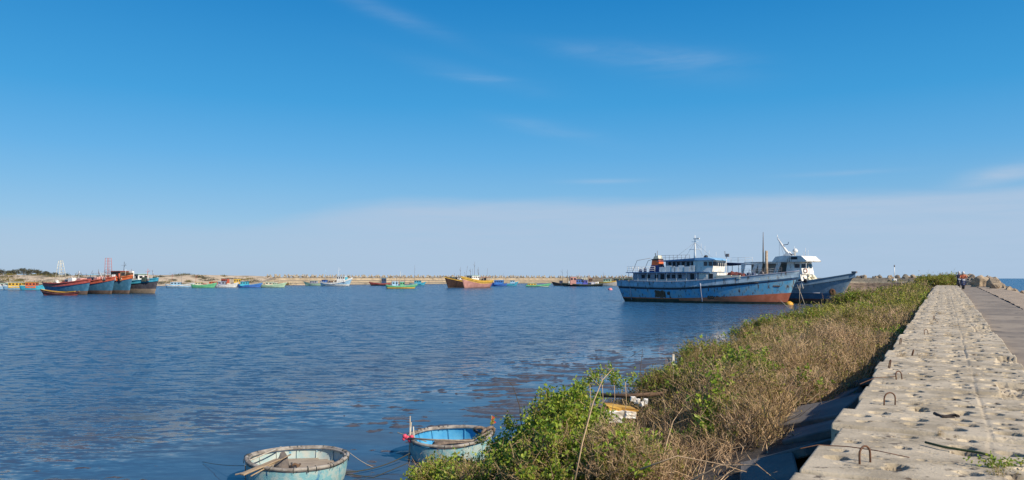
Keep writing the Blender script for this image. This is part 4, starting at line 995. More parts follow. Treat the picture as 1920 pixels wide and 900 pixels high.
boat('black and dark red boat left of the green boat', 'fishing boat', 700, 727, 535.6, 10.5, 186, bands=[('a', .7, M_BLACK), ('s', 0, M_RED)], gun=M_RED, cabin=[(.32, 2.6, 2.2, 3.4, M_NAVY, M_TEAL)], zb=2.2, masts=[(.5, 4, .3, M_BROWNW)])
boat('green and yellow boat with pale blue cabins and a net frame, before the breakwater', 'fishing boat', 725, 777, 541.2, 11.0, 12, bands=[('a', .10, M_BLACK), ('a', .55, M_YEL), ('s', 0, M_GREEN)], gun=M_LGREEN, zm=1.1, zb=1.8, zs=1.7, cabin=[(.30, 2.4, 2.0, 2.3, M_LBLUE, M_WHITE), (.56, 1.8, 1.9, 2.0, M_GREEN, M_LBLUE)], masts=[(.48, 6.2, .2, M_CREAM)], extras=[X_awn(.50, 3.4, 2.6, 3.6, M_BROWNW, 'net_frame'), X_poles((.15, .8, .9), 2.4, M_BROWNW, 5)])
boat('teal boat with yellow top behind the green boat\'s right end', 'fishing boat', 774, 790, 535.4, 8, 5, bands=bot(M_TEAL), gun=M_YEL, cabin=[(.55, 4.0, 2.2, 2.2, M_TEAL, M_YEL)], masts=[(.3, 11, .3, M_GSTEEL)])
# pair of large wooden boats
boat('large wooden boat with yellow strakes and pink lower hull, right one of the centre pair', 'fishing boat', 868, 920, 539.8, 15.5, 230, zm=3.0, zb=5.0, zs=3.3, B=5.4, bands=[('a', .15, M_SLIME), ('s', -1.15, M_PINK), ('s', -.85, M_YEL), ('s', -.68, M_BROWNW), ('s', 0, M_YEL)], gun=M_YEL, rb=2.0, rs=.8, tr=.8, gr=.14, cabin=[(.66, 4.5, 3.2, 2.3, M_WHITE, M_LGREEN)], masts=[(.42, 6.5, .3, M_GSTEEL), (.6, 8.5, -.2, M_GSTEEL), (.75, 5, .2, M_BROWNW)], extras=[X_clutter(.05, .6, [M_WHITE, M_CREAM, M_BROWNW, M_GSTEEL], 6, 18, 1.8), X_awn(.30, 6.5, 3.8, 1.6, M_RED), X_poles((.1, .35, .5, .7, .85), 5, M_GSTEEL, 5), X_barrels((.2, .3, .4), M_CREAM)], group='centre pair of big wooden boats')
boat('large dark brown wooden boat with a yellow rail, left one of the centre pair', 'fishing boat', 846, 880, 539.2, 15.0, 228, zm=3.0, zb=5.0, zs=3.3, B=5.2, bands=[('a', .12, M_SLIME), ('s', -.22, mat('dark_brown_planks', (.022, .012, .010), .8, col2=(.055, .025, .018), scale=1.2)), ('s', 0, M_YEL)], gun=M_BROWNW, rb=2.2, rs=.8, tr=.85, gr=.12, cabin=[(.60, 3, 3, 1.7, M_WHITE, M_BLACK)], masts=[(.5, 6.5, -.2, M_GSTEEL)], extras=[X_clutter(.1, .9, [M_BLACK, M_BROWNW, M_WHITE], 7, 16, 1.8), X_heap(.82, (2.6, 3, 1.2), M_GNET, 4), X_poles((.2, .6), 4, M_GSTEEL, 8)], group='centre pair of big wooden boats')
boat('royal blue covered boat right of the centre pair', 'fishing boat', 925, 944, 536.4, 8.5, 178, bands=bot(P_('bright_blue_hull', (.05, .16, .5), .1)), gun=M_NAVY, cabin=[(.5, 4.4, 2.4, 2.3, P_('bright_blue_cabin', (.04, .17, .50), .1), M_LBLUE)], masts=[(.2, 6, -.3, M_GSTEEL)])
boat('teal and blue boat with a white roofed cabin right of the royal blue boat', 'fishing boat', 938, 963, 536.2, 10, 4, bands=bot(M_TEAL), gun=M_LBLUE, cabin=[(.2, 2.6, 2.4, 2.5, P_('mid_blue_cabin', (.04, .20, .45), .1), M_WHITE), (.8, 2.4, 2.2, 1.5, M_LBLUE, M_TEAL)])
boat('low emerald boat with a flat yellow cabin before the far breakwater', 'fishing boat', 987, 1028, 537.8, 10.8, 5, bands=bot(M_GREEN, .3, M_WHITE), gun=M_GREEN, zb=1.7, zm=.8, zs=.9, cabin=[(.25, 4.2, 2.0, 1.35, M_YEL, M_LGREEN)])
# cluster left of the blue ship
GR = 'boats crowded behind the blue ship\'s stern'
boat('small black boat with a thin mast at the left of the crowded boats', 'fishing boat', 1043, 1064, 535.8, 9, 175, bands=bot(M_BLACK), gun=M_GSTEEL, masts=[(.45, 8.5, .3, M_BLACK)], cabin=[(.55, 1.8, 1.8, 1.9, M_NAVY, M_BLACK)], group=GR)
boat('dark hulled boat with blue tarpaulins, red white wheelhouse and white barrels', 'fishing boat', 1056, 1130, 536.9, 20.0, 184, zm=1.0, zb=1.9, zs=1.7, B=4.6, bands=[('a', .9, M_BLACK), ('s', 0, mat('dark_green_hull', (.035, .06, .045), .8))], gun=M_GSTEEL, cabin=[(.76, 3.2, 3.2, 4.2, M_PINK, M_WHITE), (.60, 3.6, 3.2, 2.9, P_('tarp_blue', (.05, .14, .42), .05), M_NAVY), (.46, 2.8, 3.2, 2.6, P_('tarp_violet', (.06, .07, .36), .05), M_NAVY)], masts=[(.9, 7.5, 0, M_BLACK)], extras=[X_clutter(.1, .9, [M_WHITE, M_BROWNW, M_GNET, M_BLACK, M_CREAM], 8, 26, 1.8), X_barrels((.36, .29, .22, .15, .10), M_WHITE, .42, 1.4), X_heap(.25, (3.4, 2.6, 1.8), M_SHGREY, 2), X_heap(.6, (2, 5.2, .9), M_GNET, 5)], group=GR)
boat('white boat with a dark brown cabin behind the blue tarpaulins', 'fishing boat', 1082, 1112, 533.8, 12, 180, bands=bot(M_WHITE), gun=M_RED, cabin=[(.55, 4.5, 2.6, 3.2, M_CREAM, M_WHITE), (.2, 2.2, 2.4, 2.6, M_BROWNW, M_ORANGE)], masts=[(.8, 6, 0, M_PINK), (.3, 6, 0, M_PINK)], zm=1.8, zb=2.6, group=GR)
boat('white bowed boat with yellow rail and green cover beside the crowded boats', 'fishing boat', 1126, 1152, 536.0, 11.5, -20, zm=2.0, zb=3.4, zs=2.0, bands=[('a', .1, M_SLIME), ('s', -.5, P_('off_white_hull', (.62, .54, .44), .1)), ('s', 0, M_YEL)], gun=M_YEL, cabin=[(.5, 4, 2.6, 2.2, M_LGREEN, M_WHITE)], masts=[(.3, 6, 0, M_GSTEEL)], group=GR)
boat('orange strake boat with pale green roof left of the blue ship\'s stern', 'fishing boat', 1150, 1168, 534.4, 11, -20, zm=2.0, zb=3.0, zs=2.0, bands=[('a', .9, M_BLACK), ('s', 0, M_ORANGE)], gun=M_YEL, cabin=[(.5, 5, 2.8, 2.2, M_GNET, M_LGREEN)], masts=[(.7, 5, 0, M_GSTEEL)], group=GR)
boat('brown boat with mint green roof touching the blue ship\'s stern in view', 'fishing boat', 1168, 1188, 534.2, 11, -20, zm=1.9, zb=2.9, zs=2.0, bands=[('a', .6, M_SLIME), ('s', 0, M_PINK)], gun=M_TANW, cabin=[(.5, 5, 2.8, 2.3, M_GNET, M_LGREEN)], masts=[(.3, 4, 0, M_WHITE)], group=GR)
# buoys
def buoy(name, label, px, py, r, m, z=.0):
    p = at(px, py, z); o = MB().lathe([(.01, -r*.6), (r*.75, -r*.4), (r, .05), (r*.8, r*.55), (r*.35, r*.85), (.01, r*.9)], 14).build(name, m, None, p); tag(o, label, 'buoy', 'mooring buoys'); return o
buoy('mooring_buoy', 'pink buoy floating left of the blue ship\'s stern', 1144, 543.6, .85, P_('pink_buoy_paint', (.60, .22, .22), .05))
M_BY = P_('yellow_buoy_paint', (.72, .36, .03), .1, dirt=(.6, .4, .2))
buoy('mooring_buoy', 'yellow orange buoy under the blue ship\'s bow', 1480, 571.5, .62, M_BY)
def far_rope(label, pts, r, m=M_ROPE): tag(MB().tube(pts, r, 4).build('mooring_rope', m), label, 'rope', 'mooring ropes')
far_rope('pale rope slanting down from the blue ship\'s bow to the mud', [at(1457, 557, 1.0), at(1466, 566, .5), at(1477, 576, 0.0)], .035)
q = SHIP2[0]; fr2 = SHIP2[1]
def w2(lx, y, z): return fr2.c+fr2.d*lx+fr2.n*y+Vector((0, 0, z))
x = fr2.lx(1499, -3.1); far_rope('pale rope hanging straight down the slate ship\'s side', [w2(x, -2.9, 3.1), w2(x+.1, -3.3, 1.5), w2(x+.2, -3.5, 0)], .04)
far_rope('second pale rope slanting off the slate ship\'s side into the mud', [w2(x-.5, -2.9, 3.1), w2(x+.4, -3.4, 1.6), w2(x+1.6, -4.6, 0)], .04)
# ------------------------------------------------------------------ coracles
M_CTEAL = mat('peeling_teal_paint', (.20, .43, .45), .8, col2=(.40, .50, .46), scale=7, lo=.42, hi=.60, col3=(.06, .22, .36), s3=6, lo3=.60, hi3=.68, stretch3=(1, 1, .5), bump=.8, bscale=55, bdist=.01)
M_CBLUE = mat('bright_blue_inside_paint', (.035, .27, .50), .7, col2=(.09, .36, .56), scale=3, col3=(.03, .12, .2), s3=5, lo3=.64, hi3=.7, stretch3=(1, 1, .3))
M_RIM = mat('worn_grey_rim', (.40, .36, .30), .9, col2=(.20, .17, .14), scale=5, col3=(.42, .40, .36), s3=9, lo3=.58, hi3=.7, bump=.6, bscale=30, bdist=.01)
M_FLOORB = mat('muddy_deck_boards', (.40, .33, .24), .9, col2=(.28, .22, .16), scale=5, stretch=(1, 5, 1), bump=.5, bscale=20, bdist=.01)
M_MUDT = mat('dried_net_pile', (.27, .20, .145), .95, col2=(.15, .11, .08), scale=9, bump=1.0, bscale=40, bdist=.02)
M_PINKF = mat('pink_float', (.70, .07, .12), .5); M_REDF = mat('red_flag_cloth', (.48, .03, .04), .9)
M_BAMB = mat('grey_bamboo', (.34, .29, .22), .8, col2=(.22, .18, .13), scale=8)
M_STEELP = mat('pale_stake_paint', (.62, .58, .48), .7, col2=(.4, .33, .24), scale=8)
M_FOAM = mat('dirty_white_foam', (.78, .74, .66), .85, col2=(.45, .36, .24), scale=4, lo=.5, hi=.7, bump=.5, bscale=12)
M_YFOAM = mat('yellow_stained_foam', (.62, .38, .07), .85, col2=(.40, .20, .03), scale=4, bump=.5, bscale=10)
M_ALGAE = mat('waterline_stain', (.16, .17, .09), .8, col2=(.10, .10, .05), scale=6)
def coracle(c, R, H, label, inside, tilt, floorz, seed):
    T = empty('coracle', c, 0); tag(T, label, 'coracle', 'round basket boats by the bank'); T.rotation_euler = tilt
    n = 56
    def wob(v):
        a = math.atan2(v.y, v.x); k = 1+.012*math.sin(3*a+seed)+.008*math.sin(7*a+seed*2); return Vector((v.x*k, v.y*k, v.z+.014*math.sin(2*a+seed)*(1 if v.z > .2 else 0)))
    out = [(R*.02, -.20), (R*.55, -.19), (R*.80, -.10), (R*.90, .0), (R*.925, .05), (R*.955, .16), (R*.975, .28), (R*.985, H-.06)]
    b = MB().lathe(out[:5], n, mi=1, fn=wob).lathe(out[4:], n, mi=0, fn=wob); b.build('hull', [M_CTEAL, M_ALGAE], T)
    MB().lathe([(R*.955, H-.05), (R*.93, .28), (R*.88, floorz), (R*.02, floorz-.02)], n, fn=wob).build('inner_lining', inside, T)
    rim = MB(); pts = [wob(Vector((R*.985*math.cos(a), R*.985*math.sin(a), H))) for a in [2*math.pi*k/n for k in range(n+1)]]
    rim.tube(pts, .036, 8, cap=False); pts2 = [wob(Vector((R*.93*math.cos(a), R*.93*math.sin(a), H-.012))) for a in [2*math.pi*k/n for k in range(n+1)]]
    rim.tube(pts2, .028, 6, cap=False)
    for k in range(14):
        a = 2*math.pi*k/14+seed; MB().tube([wob(Vector((r*R*math.cos(a), r*R*math.sin(a), z))) for r, z in ((.94, H-.05), (.915, .28), (.87, floorz))], .014, 4).build('rib', inside, T)
    # lashings on the rim
    g = random.Random(seed)
    for k in range(26):
        a = g.uniform(0, 6.28); rim.tube([wob(Vector((r*R*math.cos(a), r*R*math.sin(a), z))) for r, z in ((.90, H-.05), (.95, H+.045), (1.035, H+.02), (1.03, H-.06))], .006, 4, mi=1)
    rim.build('rim', [M_RIM, M_DROPE], T)
    return T
P1 = at(556, 857.5, .50); C1 = coracle((P1.x, P1.y, 0), 1.0, .50, 'pale teal coracle with a tan floor and a plank over its rim', mat('pale_inside_paint', (.34, .47, .46), .8, col2=(.48, .50, .44), scale=6, col3=(.08, .28, .42), s3=7, lo3=.62, hi3=.68), (.0, .02, .4), .20, 1)
P2 = at(846, 816, .50); C2 = coracle((P2.x, P2.y, 0), .96, .50, 'teal coracle with bright blue inside and net pile, behind the green shrub', M_CBLUE, (-.02, -.04, 1.3), .10, 4)
def inC(P, x, y, z): return Vector((P.x+x, P.y+y, z))
# floor of coracle 1: boards with a thwart
g = random.Random(1); b = MB()
for k in range(13):
    y = -.78+k*.13; w = math.sqrt(max(.05, .86**2-y*y)); b.box((.05, y, .27), (w*2-.06, .122, .03))
o = b.build('floor_boards', M_FLOORB, C1, bevel=.004); o.rotation_euler = (0, 0, -.4+.2)
MB().tube([(-.12, .12, .29), (-.02, .16, .33), (.06, .1, .30)], .03, 6).tube([(.0, .05, .29), (.09, .18, .32)], .02, 5).build('mooring_cleat', M_BROWNW, C1)
# motor under a dark cover on the rim of coracle 1
T = empty('covered_motor', inC(P1, -.22, -.22, .32)); tag(T, 'small motor under a dark grey cover inside the nearer coracle', 'motor')
heap(T, 'cover', (0, 0, .0), (.30, .30, .32), mat('grey_cover', (.10, .088, .078), .8, col2=(.16, .13, .11), scale=6), 3)
MB().tube([(.16, -.05, .02), (.30, -.07, .04)], .035, 8).tube([(.2, -.05, .02), (.2, -.05, .14)], .02, 6).build('handle', M_BLACK, T)
MB().tube([(-.1, -.02, .08), (-.75, -.50, .02)], .018, 6).build('shaft', M_BAMB, T)
# plank and paddles lying over the rim
A = at(453, 890, .50); Bp = at(556, 853, .58)
def board(name, a, c, w, t, m, label, cat, grp=None):
    d = (c-a); M3 = d.to_track_quat('X', 'Z').to_matrix(); o = MB().box((0, 0, 0), (d.length, w, t), rot=None).build(name, m, None, (a+c)/2, bevel=.006); o.rotation_euler = M3.to_euler(); tag(o, label, cat, grp); return o
board('plank', A, at(522, 861, .60), .12, .03, M_TANW, 'tan plank resting on the near coracle\'s left rim and sticking out over the water', 'plank')
tag(MB().tube([at(470, 893, .45), at(545, 852, .62)], .014, 6).build('pole', M_TANW, None), 'thin tan pole lying over the near coracle\'s rim beside the plank', 'pole')
tag(MB().tube([at(462, 866, .50), at(527, 838, .58)], .014, 6).build('pole', M_STEELP, None), 'pale thin pole crossing the back left rim of the near coracle', 'pole')
# bracket outside coracle 1
tag(MB().tube([at(461, 905, .1), at(460, 872, .50), at(467, 872, .50), at(467, 905, .1)], .014, 6).build('metal_bracket', M_STEELP), 'pale metal bracket standing at the near coracle\'s left side', 'bracket')
# net pile of coracle 2
o = heap(None, 'net_pile', inC(P2, .18, -.36, .22), (1.35, .62, .26), M_MUDT, 5); o.rotation_euler = (0, 0, .1); tag(o, 'dry tan net pile inside the blue lined coracle', 'net pile')
for k, (x, y, r) in enumerate(((.62, .28, .12), (.86, .10, .13), (.76, .02, .08))):
    o = MB(); o.tube([(r*math.cos(a), .02*math.sin(a*2), r*math.sin(a)) for a in [j*math.pi/8 for j in range(17)]], .035, 6)
    o = o.build('rope_coil', M_MUDT, None, inC(P2, x, y, .56)); o.rotation_euler = (.8-.3*k, .2, .5*k); tag(o, 'brown rope coil hung on the right rim of the blue lined coracle', 'rope coil', 'rope coils on the rim of the blue lined coracle')
tag(MB().tube([inC(P2, -.95, -.42, .52), inC(P2, -.3, -.78, .56), inC(P2, .5, -.6, .50), inC(P2, 1.0, .25, .60)], .022, 6).build('pole', M_BAMB), 'bent grey bamboo pole lying along the front of the blue lined coracle', 'pole')
def wpt(px, py, Y): return Vector(((px-960)/F*Y, Y, CAMZ-(py-HZ)*Y/F))
Yc = P2.y-.35
for a, c, lab in (((768, 880), (769, 780), 'first pale bamboo stake left of the blue lined coracle'), ((765, 872), (771, 792), 'short pale bamboo stake beside the pink floats'), ((778, 845), (775, 800), 'shortest bamboo stake leaning at the blue lined coracle\'s left rim')):
    tag(MB().tube([wpt(*a, Yc), wpt(*c, Yc)], .014, 6).build('bamboo_stake', M_STEELP), lab, 'stake', 'stakes left of the blue lined coracle')
tag(MB().tube([wpt(745, 811, Yc), wpt(800, 828, Yc)], .012, 5).build('bamboo_stake', M_BAMB), 'thin bamboo crosspiece lying level beside the pink floats', 'stake', 'stakes left of the blue lined coracle')
for px, py, r in ((759, 818, .055), (764, 821, .05), (769, 825, .06), (772, 819, .045), (757, 823, .04)):
    o = MB().lathe([(.001, -r), (r*.7, -r*.75), (r, 0), (r*.7, r*.75), (.001, r)], 10).build('net_float', M_PINKF, None, wpt(px, py, Yc-.05)); tag(o, 'pink net float tied to the stakes left of the blue lined coracle', 'float', 'pink net floats on the stakes')
T = empty('flag_stake', wpt(920, 812, P2.y+.5)); tag(T, 'thin stake with a ragged red flag at the right rim of the blue lined coracle', 'flag')
MB().tube([(0, 0, -.2), (.02, 0, .42)], .009, 5).build('stake', M_BAMB, T)
b = MB(); b.add([(.02, 0, .42), (.10, .03, .36), (.07, .02, .30), (.13, .05, .24), (.05, .01, .20), (.01, 0, .26)], [(0, 1, 2, 3, 4, 5)]); b.add([(.02, .012, .42), (.10, .042, .36), (.07, .032, .30), (.13, .062, .24), (.05, .022, .20), (.01, .012, .26)], [(5, 4, 3, 2, 1, 0)]); b.build('flag', M_REDF, T)
# stakes in the mud and along the shrubs
def stake(px, y0, y1, Y, r, m, label, lean=0): tag(MB().tube([wpt(px, y0, Y), wpt(px+lean, y1, Y)], [r, r*.85], 7).build('stake', m), label, 'stake', 'stakes standing in the bank')
stake(1262, 760, 664, 20.5, .045, M_STEELP, 'white topped concrete stake standing among the shrubs')
stake(1022, 775, 728, 19, .04, M_RUST, 'rusty brown stake standing in the mud above the green shrub', 5)
# foam debris
def chunk(label, px, py, Y, d, m, seed, rz=0):
    g = random.Random(seed); bm = bmesh.new(); bmesh.ops.create_cube(bm, size=1); bmesh.ops.subdivide_edges(bm, edges=bm.edges, cuts=3, use_grid_fill=True)
    for v in bm.verts: v.co += Vector((g.uniform(-1, 1), g.uniform(-1, 1), g.uniform(-1, 1)))*.055; v.co = Vector((v.co.x*d[0], v.co.y*d[1], v.co.z*d[2]))
    me = bpy.data.meshes.new('foam'); bm.to_mesh(me); bm.free(); me.materials.append(m); o = link('foam_block', me, None, wpt(px, py, Y), (g.uniform(-.2, .2), g.uniform(-.2, .2), rz)); tag(o, label, 'foam block', 'foam litter at the water edge')
chunk('white foam block with a flat lit face at the water edge behind the green shrub', 1150, 778, 15.2, (.34, .26, .24), M_FOAM, 1, .2)
chunk('long yellow stained foam slab lying on the white foam block', 1162, 766, 15.3, (.62, .34, .10), M_YFOAM, 2, .15)
chunk('dark brown end piece left of the yellow foam slab', 1131, 770, 15.2, (.12, .2, .16), M_BROWNW, 7, .4)
chunk('white foam wedge right of the yellow foam slab', 1178, 776, 15.2, (.25, .2, .13), M_FOAM, 3, .5)
for k, (px, py) in enumerate(((1187, 748), (1195, 752), (1204, 757), (1210, 752))): chunk(['first', 'second', 'third', 'fourth'][k]+' small white foam scrap from the left, above the yellow slab', px, py, 17, (.11, .1, .10), M_FOAM, 4+k, k)
b = MB().tube([wpt(1120, 741, 18.2), wpt(1180, 742, 18.0), wpt(1245, 738, 17.6)], .05, 7); tag(b.build('driftwood', M_BROWNW), 'brown driftwood pole lying level at the water edge', 'driftwood')
# mooring ropes near
def rope(label, pts, r, m=M_DROPE, sag=0.0, n=14):
    a, c = pts[0], pts[-1]; P = []
    for k in range(n+1):
        t = k/n; v = a.lerp(c, t) if len(pts) == 2 else (a.lerp(pts[1], t*2) if t < .5 else pts[1].lerp(c, t*2-1)); v = v-Vector((0, 0, sag*4*t*(1-t))); P.append(v)
    tag(MB().tube(P, r, 5).build('mooring_rope', m), label, 'rope', 'mooring ropes')
rope('dark rope running from the near coracle towards the stakes', [at(643, 885, .12), at(768, 850, .25)], .013, sag=.10)
rope('second dark rope from the near coracle trailing just above the water', [at(643, 887, .10), at(700, 893, .03), at(765, 868, .2)], .010, sag=.02)
rope('thin pale line from the near coracle\'s rim to the water', [at(652, 846, .50), at(700, 876, .05)], .006, M_ROPE, sag=.03)
rope('thin dark line trailing in the water left of the near coracle', [at(380, 866, .02), at(462, 873, .4)], .006, sag=.03)
# things on the block wall
def onwall(px, py, dz=0.0):
    z = 2.4
    for k in range(8): q = at(px, py, z); z = float(top_z(q.x*SN+q.y*CS))
    q.z = z+dz; return q
far = lambda pts, d=.012: [onwall(x, y, d) for x, y in pts]
tag(MB().tube(far([(1735, 833), (1770, 842), (1800, 847), (1838, 853), (1862, 860)], .02), .013, 5).build('rope_end', mat('green_rope', (.05, .075, .03), .95, bump=.5, bscale=60)), 'frayed green rope lying across the block wall', 'rope')
tag(MB().tube(far([(1500, 845), (1533, 838), (1590, 841), (1640, 848), (1705, 862)], .02), .006, 4).build('wire', M_RUST), 'thin rusty wire lying across the block wall at the nearest loop', 'wire', 'wires on the block wall')
tag(MB().tube(far([(1612, 724), (1640, 712), (1680, 709)], .03), .007, 4).build('wire', M_RUST), 'thin wire running from a rusty loop over the wall edge', 'wire', 'wires on the block wall')
tag(MB().tube(far([(1752, 778), (1762, 783), (1775, 784), (1790, 781), (1797, 784)], .02), .02, 5).tube(far([(1760, 780), (1768, 786), (1790, 786)], .02), .012, 5).build('dead_twig', mat('black_twig', (.04, .03, .025), .95)), 'black dead twig lying on the pitted wall', 'twig')
# small crumbs on the wall
# ------------------------------------------------------------------ beacon, trees, scooters
T = empty('beacon', Vector((0, 0, 0))); bY = 170; T.location = ((1677-960)/F*bY, bY, 3.6); tag(T, 'thin white beacon post standing on the breakwater rocks', 'beacon')
MB().tube([(0, 0, 0), (0, 0, 3.2)], [.11, .08], 8).build('post', M_WHITE, T); MB().lathe([(.01, 3.15), (.14, 3.15), (.16, 3.4), (.05, 3.6), (.01, 3.6)], 8).build('lamp_housing', M_GSTEEL, T); MB().box((0, 0, .2), (.7, .7, .5)).build('base', M_WHITE, T)

M_TYRE = mat('tyre_rubber', (.02, .02, .02), .8); M_FAIR = mat('blue_fairing', (.10, .12, .24), .35); M_FAIR2 = mat('dark_fairing', (.05, .05, .07), .4); M_SKIN = mat('skin', (.42, .23, .15), .6)
def torus(b, c, R, r, n=18, m=6):
    b.tube([(c[0]+R*math.cos(a), c[1], c[2]+R*math.sin(a)) for a in [2*math.pi*k/n for k in range(n+1)]], r, m, cap=False)
def scooter(px, Y, label, fair, az):
    s = (px-960)/F*Y*SN+Y*CS; z = float(road_z(s))+.01
    T = empty('motor_scooter', ((px-960)/F*Y, Y, z), az); tag(T, label, 'scooter', 'scooters on the causeway road')
    for x in (.62, -.58):
        b = MB(); torus(b, (0, 0, 0), .23, .05); w = b.build('wheel', M_TYRE, T, (x, 0, .28)); MB().lathe([(.01, -.03), (.17, -.03), (.17, .03), (.01, .03)], 12).build('hub', M_GSTEEL, w).rotation_euler = (math.radians(90), 0, 0)
    MB().side([(-.75, .42), (-.8, .62), (-.35, .72), (.05, .68), (.15, .35), (.38, .33), (.50, .55), (.48, .95), (.40, 1.0), (.30, .5), (.05, .27), (-.5, .28)], -.15, .15).build('body', fair, T, bevel=.03)
    MB().side([(-.78, .68), (-.3, .76), (.05, .73), (.02, .80), (-.7, .78)], -.13, .13).build('seat', M_BLACK, T, bevel=.02)
    MB().tube([(.62, .0, .28), (.42, 0, .95)], .04, 6).tube([(.36, -.34, 1.02), (.42, -.1, 1.0), (.42, .1, 1.0), (.36, .34, 1.02)], .02, 6).build('handlebar', M_GSTEEL, T)
    MB().box((.53, 0, .90), (.1, .22, .16)).build('headlight', mat('headlight_glass', (.7, .7, .7), .1), T, bevel=.03)
    MB().side([(.35, .52), (.8, .5), (.85, .42), (.4, .45)], -.07, .07).build('mudguard', fair, T)
    for sy in (-.36, .36): MB().tube([(.38, sy*.8, 1.02), (.42, sy, 1.18)], .01, 4).box((.42, sy, 1.2), (.03, .12, .08)).build('mirror', M_BLACK, T)
    return T, Vector(T.location)
def rider(loc, az, label, shirt, trousers, helmet, grp='riders on the scooters'):
    J = {}; V = []; E = []; R = []
    def v(n, p, r, par=None):
        J[n] = len(V); V.append(p); R.append(r)
        if par: E.append((J[par], J[n]))
    v('pelvis', (-.18, 0, .86), (.15, .17)); v('waist', (-.17, 0, 1.02), (.13, .15), 'pelvis'); v('chest', (-.12, 0, 1.24), (.14, .19), 'waist'); v('neck', (-.09, 0, 1.43), (.06, .06), 'chest'); v('head', (-.06, 0, 1.53), (.085, .08), 'neck'); v('crown', (-.07, 0, 1.64), (.085, .08), 'head')
    for s, n in ((1, 'a'), (-1, 'b')):
        v('hip'+n, (-.10, .11*s, .84), (.11, .1), 'pelvis'); v('knee'+n, (.28, .17*s, .80), (.075, .075), 'hip'+n); v('ankle'+n, (.16, .15*s, .40), (.045, .045), 'knee'+n); v('toe'+n, (.32, .16*s, .34), (.035, .045), 'ankle'+n)
        v('sh'+n, (-.10, .19*s, 1.36), (.065, .065), 'chest'); v('el'+n, (.06, .30*s, 1.12), (.045, .045), 'sh'+n); v('wr'+n, (.28, .30*s, 1.05), (.032, .032), 'el'+n); v('hand'+n, (.37, .30*s, 1.04), (.035, .03), 'wr'+n)
    me = bpy.data.meshes.new('person'); me.from_pydata(V, E, []); o = link('person', me, None, loc, (0, 0, az))
    sk = o.modifiers.new('skin', 'SKIN'); sk.use_smooth_shade = True
    for i, r in enumerate(R): me.skin_vertices[0].data[i].radius = r; me.skin_vertices[0].data[i].use_root = (i == 0)
    o.modifiers.new('sub', 'SUBSURF').levels = 1; o.modifiers['sub'].render_levels = 1
    # evaluated so that clothes can be separate materials
    dg = bpy.context.evaluated_depsgraph_get(); m2 = bpy.data.meshes.new_from_object(o.evaluated_get(dg)); o.modifiers.clear(); o.data = m2
    m2.materials.clear()
    for m in (shirt, trousers, M_SKIN): m2.materials.append(m)
    for f in m2.polygons:
        c = f.center; f.material_index = 2 if (c.z > 1.41 or (c.x > .12 and abs(c.y) > .24 and c.z > .95) or c.z < .42) else (1 if c.z < .93 else 0); f.use_smooth = True
    tag(o, label, 'person', grp)
    hm = MB().lathe([(.01, .15), (.07, .14), (.12, .08), (.135, 0), (.12, -.07)], 12).build('helmet', helmet, o, (-.07, 0, 1.60))
    for sy in (-.032, .032): MB().lathe([(.001, -.012), (.012, 0), (.001, .012)], 6).build('eye', M_BLACK, o, (.022, sy, 1.55))
    MB().tube([(.02, 0, 1.545), (.045, 0, 1.515)], .012, 5).build('nose', M_SKIN, o); MB().box((.018, 0, 1.485), (.012, .05, .01)).build('mouth', M_RED, o)
    return o
azs = math.radians(240+4)
T1, l1 = scooter(1806, 73, 'front scooter with a blue grey fairing coming down the road', M_FAIR, azs)
rider(l1, azs, 'person in an orange shirt riding the front scooter', mat('orange_shirt', (.60, .16, .07), .8), mat('dark_trousers', (.05, .05, .09), .8), mat('white_helmet', (.6, .58, .55), .4))
T2, l2 = scooter(1798, 79, 'dark scooter riding behind and left of the front scooter', M_FAIR2, azs)
rider(l2, azs, 'person in a dark jacket and pale helmet riding the rear scooter', mat('dark_jacket', (.04, .04, .07), .8), mat('black_trousers', (.03, .03, .035), .8), mat('pale_helmet', (.55, .5, .45), .4))
# ------------------------------------------------------------------ vegetation
M_LEAFG = mat('fresh_green_leaf', (.1, .2, .03), .5, island=[(0.121, 0.216, 0.02), (0.257, 0.377, 0.035), (0.36, 0.435, 0.045), (0.172, 0.275, 0.03), (0.514, 0.522, 0.08)], trans=.35, spec=.35)
M_LEAFO = mat('olive_leaf', (.1, .1, .03), .6, island=[(0.121, 0.121, 0.03), (0.216, 0.19, 0.048), (0.338, 0.253, 0.072), (0.162, 0.161, 0.036), (0.297, 0.184, 0.072)], trans=.3, spec=.2)
M_LEAFY = mat('yellow_green_leaf', (.2, .2, .03), .6, island=[(.22, .23, .03), (.34, .33, .05), (.40, .36, .07), (.17, .20, .03)], trans=.3, spec=.2)
M_TWIG = mat('dry_twig', (.25, .17, .10), .9, island=[(0.246, 0.152, 0.087), (0.493, 0.334, 0.189), (0.696, 0.493, 0.29), (0.348, 0.225, 0.131), (0.435, 0.304, 0.189)], spec=.1)
M_STRAW = mat('dry_straw', (.4, .28, .13), .9, island=[(0.54, 0.365, 0.18), (0.702, 0.499, 0.27), (0.351, 0.23, 0.12), (0.432, 0.311, 0.135), (0.257, 0.169, 0.098)], trans=.1, spec=.1)
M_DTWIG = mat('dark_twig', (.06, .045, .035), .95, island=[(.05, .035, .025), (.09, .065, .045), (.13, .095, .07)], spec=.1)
VM = [M_LEAFG, M_LEAFO, M_LEAFY, M_TWIG, M_STRAW, M_DTWIG]
R_ = np.random.default_rng(3)
def ribbon(a, c, w, V, Q, MI, m, w2=None):
    d = c-a; n = np.cross(d, R_.normal(size=3)); n = n/(np.linalg.norm(n)+1e-9)
    n2 = np.cross(d, n); n2 /= (np.linalg.norm(n2)+1e-9); w2 = w*.6 if w2 is None else w2
    b = len(V); V += [a-n*w, a+n*w, c+n*w2, c-n*w2]; Q.append((b, b+1, b+2, b+3)); MI.append(m)
